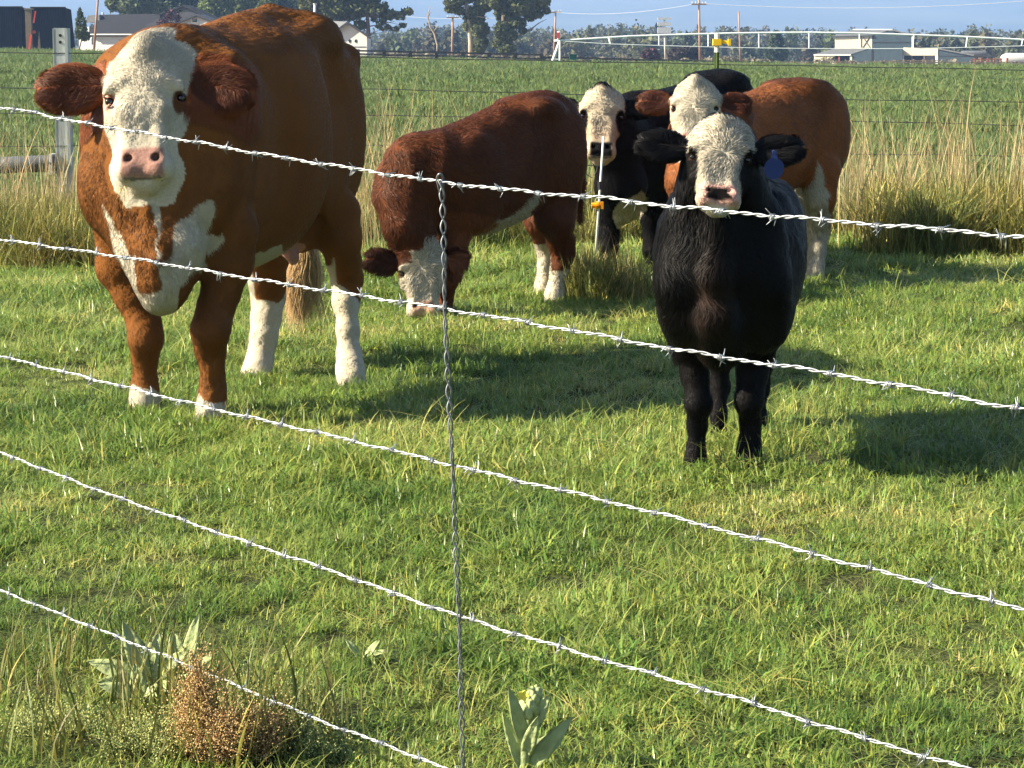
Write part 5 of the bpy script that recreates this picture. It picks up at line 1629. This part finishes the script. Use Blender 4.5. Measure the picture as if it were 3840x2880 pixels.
# ------------------------------------------------------------------ plants by the fence
m_mullein = mat_plain('woolly_mullein_leaf', (.27, .32, .15), .95, .12, 40, bump=.5, spec=.05)
m_mullein_y = mat_plain('mullein_flower', (.75, .62, .08), .7, .1, 30)
def broad_leaf(base, d, up, L, W, curl=.3, fold=.25, wav=.05, mat=None, parent=None, name='leaf', thick=.0025, seed=0):
    d = norm(d); up = norm(np.array(up) - d*np.dot(up, d)); side = np.cross(d, up)
    n, m = 9, 5; V = []; L *= .82; W *= .9
    r = random.Random(seed)
    for i in range(n):
        t = i/(n-1); w = W * math.sin(math.pi*min(1, t*.93+.07))**.7 * (1 - .3*t) * (1 if t < .97 else .15)
        c = np.array(base) + d*L*t*(1 - .15*curl*t) + up*(-curl*L*t*t*.6)
        for j in range(m):
            q = (j/(m-1) - .5)*2
            V.append(c + side*w*q*.5 + up*(abs(q)*fold*w*.5 + wav*W*math.sin(t*11 + q*2 + r.random()*.4)))
    V = np.array(V); V2 = V - up*thick
    Fc = [(i*m+j, i*m+j+1, (i+1)*m+j+1, (i+1)*m+j) for i in range(n-1) for j in range(m-1)]
    k = len(V)
    Fb = [tuple(k + x for x in f[::-1]) for f in Fc]
    edge = [j for j in range(m)] + [i*m + m-1 for i in range(1, n)] + [(n-1)*m + j for j in range(m-2, -1, -1)] + [i*m for i in range(n-2, 0, -1)]
    Fe = [(edge[i], edge[i-1], k + edge[i-1], k + edge[i]) for i in range(len(edge))]
    return mesh_obj(name, np.concatenate([V, V2]), Fc + Fb + Fe, mat or m_mullein, parent, True)

def mullein_stalk():
    Y = 3.98
    b = np.array([P(1965, 2700, Y)[0], Y, float(gz(0.02, Y))])
    e = empty('mullein_plant', b, 'flowering mullein stalk with one yellow bloom at the bottom centre', 'plant')
    tip = P(2010, 2585, Y); low = P(1963, 2880, Y)
    MB().tube([b, low, P(1975, 2760, Y), P(1985, 2680, Y), P(2000, 2620, Y)], [.011, .010, .009, .008, .004], 8).build('stem', m_mullein, e, True)
    R = np.random.default_rng(3)
    # bud cluster
    for k in range(34):
        t = k/33; c = P(1978, 2672, Y)*(1-t) + tip*t; a = k*2.4; rr = .017*(1 - t*.55)
        c = c + np.array([math.cos(a)*rr, math.sin(a)*rr, 0]); s = .0085*(1 - .35*t)
        vs, fs = uv_sphere(c, s, 8, 6, (1, 1, 1.5)); mesh_obj('bud', vs, fs, m_mullein, e, True)
    fc = P(1962, 2608, Y - .02)
    for k in range(5):
        a = k*1.256; broad_leaf(fc, (math.cos(a), -.35, math.sin(a)), (0, -1, 0), .014, .012, .1, .1, .0, m_mullein_y, e, 'petal', .001, k)
    for k, (bx, br, dx, dz, dy, L, W) in enumerate((
            (1965, 2900, -.30, 1, -.1, .150, .030), (1972, 2900, .72, 1.05, -.15, .17, .040), (1972, 2800, -.22, 1.0, -.4, .16, .034),
            (1978, 2760, .42, 1.0, -.3, .115, .038), (1975, 2740, -.42, 1.0, .2, .10, .022), (1985, 2720, .35, 1.0, .3, .09, .022), (1970, 2840, .2, 1.0, -.6, .12, .034), (1970, 2870, .6, .4, .6, .15, .05))):
        broad_leaf(P(bx, br, Y), (dx, dy, dz), (-dx*.6, -1.0, .35), L, W, .25, .3, .04, None, e, 'leaf', .003, k)
mullein_stalk()

def mullein_rosette(cx, crow, Y, label, leaves, seed):
    b = P(cx, crow, Y); b[2] = float(gz(b[0], Y)) + .01
    e = empty('mullein_rosette', b, label, 'plant')
    for k, (dx, dy, dz, L, W) in enumerate(leaves):
        broad_leaf(b + np.array([dx, dy, 0])*.02, (dx, dy, dz), (-dx*.3, -.7, .8), L, W, .35, .35, .05, None, e, 'leaf', .003, seed + k)
mullein_rosette(560, 2560, 4.55, 'pale woolly mullein rosette behind the lowest wire at left', [(-.35, 0, 1.2, .17, .055), (-.9, -.1, .55, .15, .055), (.1, .2, 1.0, .13, .055), (.5, .0, .6, .12, .05), (-.1, -.8, .35, .12, .055), (-.6, -.6, .3, .13, .05)], 10)
mullein_rosette(690, 2530, 4.6, 'mullein rosette with one upright pointed leaf above the rust-brown weed', [(.18, 0, 1.2, .17, .04), (-.2, .1, 1.0, .12, .055), (-.5, .3, .5, .1, .045), (.5, -.2, .6, .1, .03), (.1, -.7, .4, .1, .04)], 30)
mullein_rosette(540, 2690, 4.42, 'small low mullein rosette at bottom left under the weeds', [(-.7, -.3, .5, .10, .045), (.2, -.6, .5, .09, .045), (-.2, .2, .9, .09, .04), (.6, .0, .5, .09, .04)], 50)
mullein_rosette(1365, 2430, 4.75, 'small broadleaf weed in the grass left of the wire stay', [(-.5, 0, .8, .06, .02), (.4, -.2, .8, .06, .022), (.1, -.5, .5, .05, .02), (.7, .1, .3, .05, .02)], 70)

# branching seed weeds
def seed_weed(px, top_row, Y, half, n, col_m, seed_m, label, name='seedy_weed', seedsize=.0022, seed=0, droop=0):
    b = np.array([P(px, top_row, Y)[0], Y, 0]); b[2] = float(gz(b[0], Y))
    e = empty(name, b, label, 'plant'); r = np.random.default_rng(seed)
    H = P(px, top_row, Y)[2] - b[2]
    st = MB(); sd_v, sd_f = [], []
    for k in range(n):
        a = r.uniform(0, 6.28); lean = r.uniform(0, 1)**.8
        hh = H * r.uniform(.6, 1.0) * (1 - .62*lean**1.3)
        tip = b + [math.cos(a)*half*lean, math.sin(a)*half*.8*lean, hh]
        mid = b + (tip - b)*.5 + [0, 0, hh*.08]
        st.tube([b + r.normal(size=3)*[.01, .01, 0], mid, tip], [.0013, .0009, .0005], 3, False)
        for j in range(9):
            t = r.uniform(.3, 1); c = b + (tip - b)*t; q = c + r.normal(size=3)*[.022, .022, .018] + [0, 0, .014]
            st.tube([c, q], [.0006, .0004], 3, False)
            for i in range(7):
                p = c + (q - c)*r.uniform(.2, 1.1) + r.normal(size=3)*.008
                s = seedsize*r.uniform(.6, 1.4); d1 = norm(r.normal(size=3))*s; d2 = norm(np.cross(d1, r.normal(size=3)))*s*.6
                i0 = len(sd_v); d3 = norm(np.cross(d1, d2))*s*.6
                sd_v += [p + d1, p + d2, p + d3, p - d1, p - d2, p - d3]
                sd_f += [(i0, i0+1, i0+2), (i0, i0+2, i0+4), (i0, i0+4, i0+5), (i0, i0+5, i0+1), (i0+3, i0+2, i0+1), (i0+3, i0+4, i0+2), (i0+3, i0+5, i0+4), (i0+3, i0+1, i0+5)]
    o = st.build('stems', col_m, e); o['kind'] = 'stuff'
    o = mesh_obj('seeds', np.array(sd_v), np.array(sd_f), seed_m, e); o['kind'] = 'stuff'
m_rust = mat_plain('rust_brown_seed', (.42, .30, .13), .8, .3, 300)
m_ruststem = mat_plain('rust_stem', (.24, .13, .06), .8, .3, 30)
m_ygseed = mat_plain('yellow_green_seed', (.34, .36, .13), .7, .3, 200)
m_ygstem = mat_plain('green_stem', (.12, .16, .05), .7, .2, 30)
seed_weed(742, 2435, 4.02, .026, 120, m_ruststem, m_rust, 'tall rust-brown seeding weed at the lowest wire', seed=1)
seed_weed(840, 2620, 3.98, .085, 60, m_ruststem, m_rust, 'broad rust-brown seeding weed at the bottom left of centre', seed=2)
seed_weed(975, 2620, 4.02, .075, 40, m_ruststem, m_rust, 'rust-brown seeding weed on the right of the brown clump', seed=3)
seed_weed(1010, 2560, 4.25, .13, 60, m_ygstem, m_ygseed, 'pale yellow-green seeding weed behind the brown clump', seed=4)
seed_weed(600, 2700, 4.05, .14, 70, m_ygstem, m_ygseed, 'yellow-green seeding weed left of the brown clump', seed=5)
seed_weed(200, 2680, 4.2, .14, 45, m_ygstem, m_ygseed, 'yellow-green seeding weed in the bottom left corner', seed=6)
seed_weed(1130, 2700, 4.05, .09, 40, m_ygstem, m_ygseed, 'sparse yellow-green seeding weed right of the brown clump', seed=7)

# ------------------------------------------------------------------ grass
def blade_clump(name, n, radius, hmin, hmax, width, lean, mat, seed, seg=3, straw=.0, tips=None, straw_col=(2.4, 1.7, 1.0), up_bias=0.0):
    r = np.random.default_rng(seed)
    ang = r.uniform(0, 6.283, n); rad = radius*np.sqrt(r.random(n))
    x, y = rad*np.cos(ang), rad*np.sin(ang)
    h = r.uniform(hmin, hmax, n); hd = r.uniform(0, 6.283, n); ln = lean*r.uniform(.1, 1.3, n)
    wdir = hd + math.pi/2 + r.normal(size=n)*.4; w = width*r.uniform(.6, 1.3, n)
    V = np.zeros((n, (seg)*2 + 1, 3)); 
    for i in range(seg):
        t = i/seg; ww = w*(1 - .55*t**2)
        cx = x + np.cos(hd)*ln*h*t*t; cy = y + np.sin(hd)*ln*h*t*t; cz = h*t*(1 - .30*ln*t)
        V[:, 2*i] = np.stack([cx - np.cos(wdir)*ww/2, cy - np.sin(wdir)*ww/2, cz], 1)
        V[:, 2*i+1] = np.stack([cx + np.cos(wdir)*ww/2, cy + np.sin(wdir)*ww/2, cz], 1)
    V[:, -1] = np.stack([x + np.cos(hd)*ln*h, y + np.sin(hd)*ln*h, h*(1 - .30*ln)], 1)
    k = seg*2 + 1; faces = []
    base = np.arange(n)*k
    T = []
    for i in range(seg - 1):
        a = base + 2*i
        T.append(np.stack([a, a+1, a+3], 1)); T.append(np.stack([a, a+3, a+2], 1))
    a = base + 2*(seg-1); T.append(np.stack([a, a+1, a+2], 1))
    T = np.concatenate(T)
    c = np.ones((n, 3)) * r.uniform(.65, 1.35, (n, 1)) * np.array([1, 1, 1])
    c[:, 0] *= r.uniform(.8, 1.25, n)
    s = r.random(n) < straw; c[s] = np.array(straw_col) * r.uniform(.7, 1.2, (s.sum(), 1))
    cc = np.repeat(c, k, axis=0)
    V = V.reshape(-1, 3)
    me = bpy.data.meshes.new(name)
    me.vertices.add(len(V)); me.vertices.foreach_set('co', V.astype(np.float32).ravel())
    me.loops.add(T.size); me.loops.foreach_set('vertex_index', T.astype(np.int32).ravel())
    me.polygons.add(len(T)); me.polygons.foreach_set('loop_start', np.arange(0, T.size, 3, dtype=np.int32))
    me.update(calc_edges=True)
    ca = me.color_attributes.new('col', 'FLOAT_COLOR', 'POINT'); q = np.ones((len(V), 4), np.float32); q[:, :3] = cc; ca.data.foreach_set('color', q.ravel())
    me.materials.append(mat)
    return bpy.data.objects.new(name, me)


def scatter(name, sources, pts, rot, scl, idx):
    """one object whose geometry nodes put a source clump on every point"""
    c = bpy.data.collections.new(name + '_sources')
    for s in sources: c.objects.link(s)
    me = bpy.data.meshes.new(name); me.vertices.add(len(pts)); me.vertices.foreach_set('co', np.asarray(pts, np.float32).ravel())
    for nm, ty, dat, fld in (('rot', 'FLOAT_VECTOR', rot, 'vector'), ('scl', 'FLOAT_VECTOR', scl, 'vector'), ('idx', 'INT', idx, 'value')):
        at = me.attributes.new(nm, ty, 'POINT'); at.data.foreach_set(fld, np.asarray(dat).astype(np.int32 if ty == 'INT' else np.float32).ravel())
    o = bpy.data.objects.new(name, me); COL.objects.link(o); o['kind'] = 'stuff'
    ng = bpy.data.node_groups.new(name, 'GeometryNodeTree')
    ng.interface.new_socket('Geometry', in_out='INPUT', socket_type='NodeSocketGeometry'); ng.interface.new_socket('Geometry', in_out='OUTPUT', socket_type='NodeSocketGeometry')
    N, L = ng.nodes, ng.links
    gi, go = N.new('NodeGroupInput'), N.new('NodeGroupOutput')
    ci = N.new('GeometryNodeCollectionInfo'); ci.inputs['Collection'].default_value = c
    ci.inputs['Separate Children'].default_value = True; ci.inputs['Reset Children'].default_value = True
    ip = N.new('GeometryNodeInstanceOnPoints'); ip.inputs['Pick Instance'].default_value = True
    def attr(nm, ty):
        a = N.new('GeometryNodeInputNamedAttribute'); a.data_type = ty; a.inputs['Name'].default_value = nm; return a.outputs['Attribute']
    L.new(gi.outputs[0], ip.inputs['Points']); L.new(ci.outputs[0], ip.inputs['Instance'])
    L.new(attr('idx', 'INT'), ip.inputs['Instance Index']); L.new(attr('rot', 'FLOAT_VECTOR'), ip.inputs['Rotation']); L.new(attr('scl', 'FLOAT_VECTOR'), ip.inputs['Scale'])
    L.new(ip.outputs[0], go.inputs[0])
    md = o.modifiers.new('scatter', 'NODES'); md.node_group = ng
    return o


def wedge_points(y0, y1, dens, r, half=.26, pad=.5):
    """random points in the wedge of ground between two distances, dens(y) per square metre"""
    out = []
    ys = np.arange(y0, y1, max(.25, (y1 - y0)/120))
    st = ys[1] - ys[0]
    for y in ys:
        w = half*y + pad; n = r.poisson(max(0, dens(y))*2*w*st)
        out.append(np.stack([r.uniform(-w, w, n), r.uniform(y, y + st, n)], 1))
    return np.concatenate(out)

gr = np.random.default_rng(31)
m_grass = mat_leaf('pasture_grass', [(.075, .140, .028), (.140, .225, .042), (.225, .305, .068), (.35, .37, .14)], .34, .40, True, vary=.9, turf=.38)
m_fieldgrass = mat_leaf('field_grass', [(.080, .132, .038), (.112, .165, .048), (.150, .195, .064)], .5, .3, True, vary=.25, turf=.5)
m_drygrass = mat_leaf('dry_grass', [(.36, .28, .14), (.46, .38, .20), (.30, .25, .12)], .6, .3, True)
m_tuft = mat_leaf('rank_green_gold_grass', [(.085, .120, .032), (.140, .155, .040), (.20, .175, .055)], .5, .3, True)

def pasture_grass():
    src = [blade_clump(f'short_grass', 130, .085, .014, .042, .0031, 1.2, m_grass, 100 + i, 3, .12, straw_col=(2.0, 1.5, 1.6)) for i in range(8)]
    src += [blade_clump(f'mid_grass', 60, .06, .025, .062, .0040, 1.1, m_grass, 120 + i, 4, .06) for i in range(4)]
    src += [blade_clump(f'straw_grass', 50, .08, .015, .05, .0030, 1.7, m_grass, 140 + i, 3, .7, straw_col=(2.2, 1.5, 1.8)) for i in range(2)]
    src += [blade_clump(f'lying_straw', 16, .09, .05, .11, .0022, 1.9, m_grass, 150 + i, 4, .6, straw_col=(2.0, 1.5, 1.9)) for i in range(2)]
    p = wedge_points(3.4, 18.5, lambda y: 230 if y < 8 else (150 if y < 12 else 85), gr)
    hoof = [(541, 1528, 8.10), (786, 1560, 7.87), (958, 1432, 9.24), (1318, 1420, 8.96), (2696, 1680, 7.40), (2076, 1128, 11.55), (2036, 1096, 11.92), (1664, 1185, 10.95)]
    hp = np.array([P(*q)[:2] for q in hoof])
    near = np.concatenate([c + np.stack([gr.normal(size=16)*.07, -gr.uniform(.02, .16, 16)], 1) for c in hp])
    p = np.concatenate([p, near]); nh = len(near)
    x, y = p[:, 0], p[:, 1]; z = gz(x, y)
    v = wob(np.stack([x, y, 0*x], 1), 2.2, 1); v2 = wob(np.stack([x, y, 0*x], 1), 5.0, 2)
    s = np.clip(1.05 + .34*v + .25*v2, .78, 1.9)*gr.uniform(.75, 1.3, len(x))
    s *= np.interp(y, [3.5, 8, 14, 18], [.95, 1.1, 1.45, 1.8])
    idx = np.where(gr.random(len(x)) < .25 + .2*v, gr.integers(8, 12, len(x)), gr.integers(0, 8, len(x)))
    idx = np.where((gr.random(len(x)) < .10 + .10*(v2 < -.4)), gr.integers(12, 14, len(x)), idx)
    idx = np.where(gr.random(len(x)) < .10, gr.integers(14, 16, len(x)), idx)
    idx[-nh:] = gr.integers(8, 12, nh); s[-nh:] = gr.uniform(1.1, 1.7, nh)
    rot = np.stack([gr.normal(size=len(x))*.12, gr.normal(size=len(x))*.12, gr.uniform(0, 6.28, len(x))], 1)
    scatter('grass', src, np.stack([x, y, z - .004], 1), rot, np.stack([s, s, s*gr.uniform(.6, 1.15, len(x))], 1), idx)
pasture_grass()

def field_grass():
    src = [blade_clump('field_clump', 120, .22, .06, .20, .013, .8, m_fieldgrass, 200 + i, 3, .02) for i in range(6)]
    p = wedge_points(17, 60, lambda y: np.interp(y, [17, 30, 60], [26, 18, 9]), gr)
    p2 = wedge_points(60, EDGE - 2, lambda y: np.interp(y, [60, 180], [3.0, .9]), gr, pad=2)
    P_ = np.concatenate([p, p2]); x, y = P_[:, 0], P_[:, 1]; z = gz(x, y)
    s = gr.uniform(.7, 1.3, len(x))*np.interp(y, [17, 60, 180], [1, 1.7, 3.2])*(1 + .25*wob(np.stack([x, y, 0*x], 1), .8, 2))
    zz = gr.uniform(.6, 1.1, len(x))*np.interp(y, [17, 60, 180], [1, .75, .5])
    rot = np.stack([gr.normal(size=len(x))*.1, gr.normal(size=len(x))*.1, gr.uniform(0, 6.28, len(x))], 1)
    scatter('field_crop', src, np.stack([x, y, z - .01], 1), rot, np.stack([s, s, s*zz], 1), gr.integers(0, 6, len(x)))
field_grass()

def tall_grass():
    src = [blade_clump('dry_stalks', 11, .12, .35, 1.05, .0045, .38, m_drygrass, 300 + i, 5, .0) for i in range(5)]
    src += [blade_clump('rank_grass', 110, .16, .18, .50, .0065, .7, m_tuft, 320 + i, 5, .25, straw_col=(2.6, 2.3, 2.2)) for i in range(5)]
    x = []; y = []; idx = []; s = []
    def put(n, px0, px1, y0, y1, kind, s0, s1):
        yy = gr.uniform(y0, y1, n); xx = (gr.uniform(px0, px1, n) - 1920)/F*yy
        x.extend(xx); y.extend(yy); s.extend(gr.uniform(s0, s1, n)); idx.extend(gr.integers(0, 5, n) if kind == 0 else gr.integers(5, 10, n))
    # ribbons of rank grass along the back fence
    put(330, -200, 1500, 14.6, 17.2, 1, .45, .95)
    put(320, 1500, 4100, 14.8, 17.6, 1, .5, 1.05)
    put(56, -150, 480, 14.2, 17.0, 0, .55, 1.05)
    put(30, 480, 1300, 14.8, 17.0, 0, .6, 1.0)
    put(36, 1330, 1900, 14.8, 17.2, 0, .7, 1.15)
    put(36, 1900, 3100, 15.2, 17.4, 0, .6, 1.05)
    put(70, 3080, 4050, 14.6, 17.4, 0, .7, 1.15)
    put(16, 1340, 1600, 14.0, 15.5, 0, .9, 1.3)
    put(16, 3150, 4000, 14.2, 16, 0, 1.0, 1.35)
    put(120, 3300, 4100, 14.0, 15.4, 1, .8, 1.25)
    put(90, -200, 420, 13.4, 14.8, 1, .6, 1.1)
    # tuft round the step-in post and beside it
    put(26, 2140, 2420, 11.55, 12.1, 1, .45, .72)
    put(5, 2200, 2420, 11.5, 11.9, 0, .35, .55)
    x, y = np.array(x), np.array(y); n = len(x); s = np.array(s); z = gz(x, y)
    rot = np.stack([gr.normal(size=n)*.10, gr.normal(size=n)*.10, gr.uniform(0, 6.28, n)], 1)
    scatter('tall_grass', src, np.stack([x, y, z - .01], 1), rot, np.stack([s, s, s], 1), np.array(idx))
    # thin tall blades in the near-left weeds and a few seed stalks over the pasture
    src2 = [blade_clump('long_blades', 12, .06, .10, .26, .0045, .5, m_tuft, 340 + i, 4, .2, straw_col=(2.2, 2.0, 1.8)) for i in range(4)]
    px = np.concatenate([gr.uniform(-200, 700, 32), gr.uniform(600, 1250, 26), gr.uniform(1250, 4100, 40)])
    yy = np.concatenate([gr.uniform(3.95, 4.9, 32), gr.uniform(3.95, 4.4, 26), gr.uniform(4.2, 8.0, 40)])
    xx = (px - 1920)/F*yy; n = len(xx); s = np.concatenate([gr.uniform(.5, 1.15, 58), gr.uniform(.3, .7, 40)])
    rot = np.stack([gr.normal(size=n)*.15, gr.normal(size=n)*.15, gr.uniform(0, 6.28, n)], 1)
    scatter('weedy_grass', src2, np.stack([xx, yy, gz(xx, yy)], 1), rot, np.stack([s, s, s], 1), gr.integers(0, 4, n))
tall_grass()
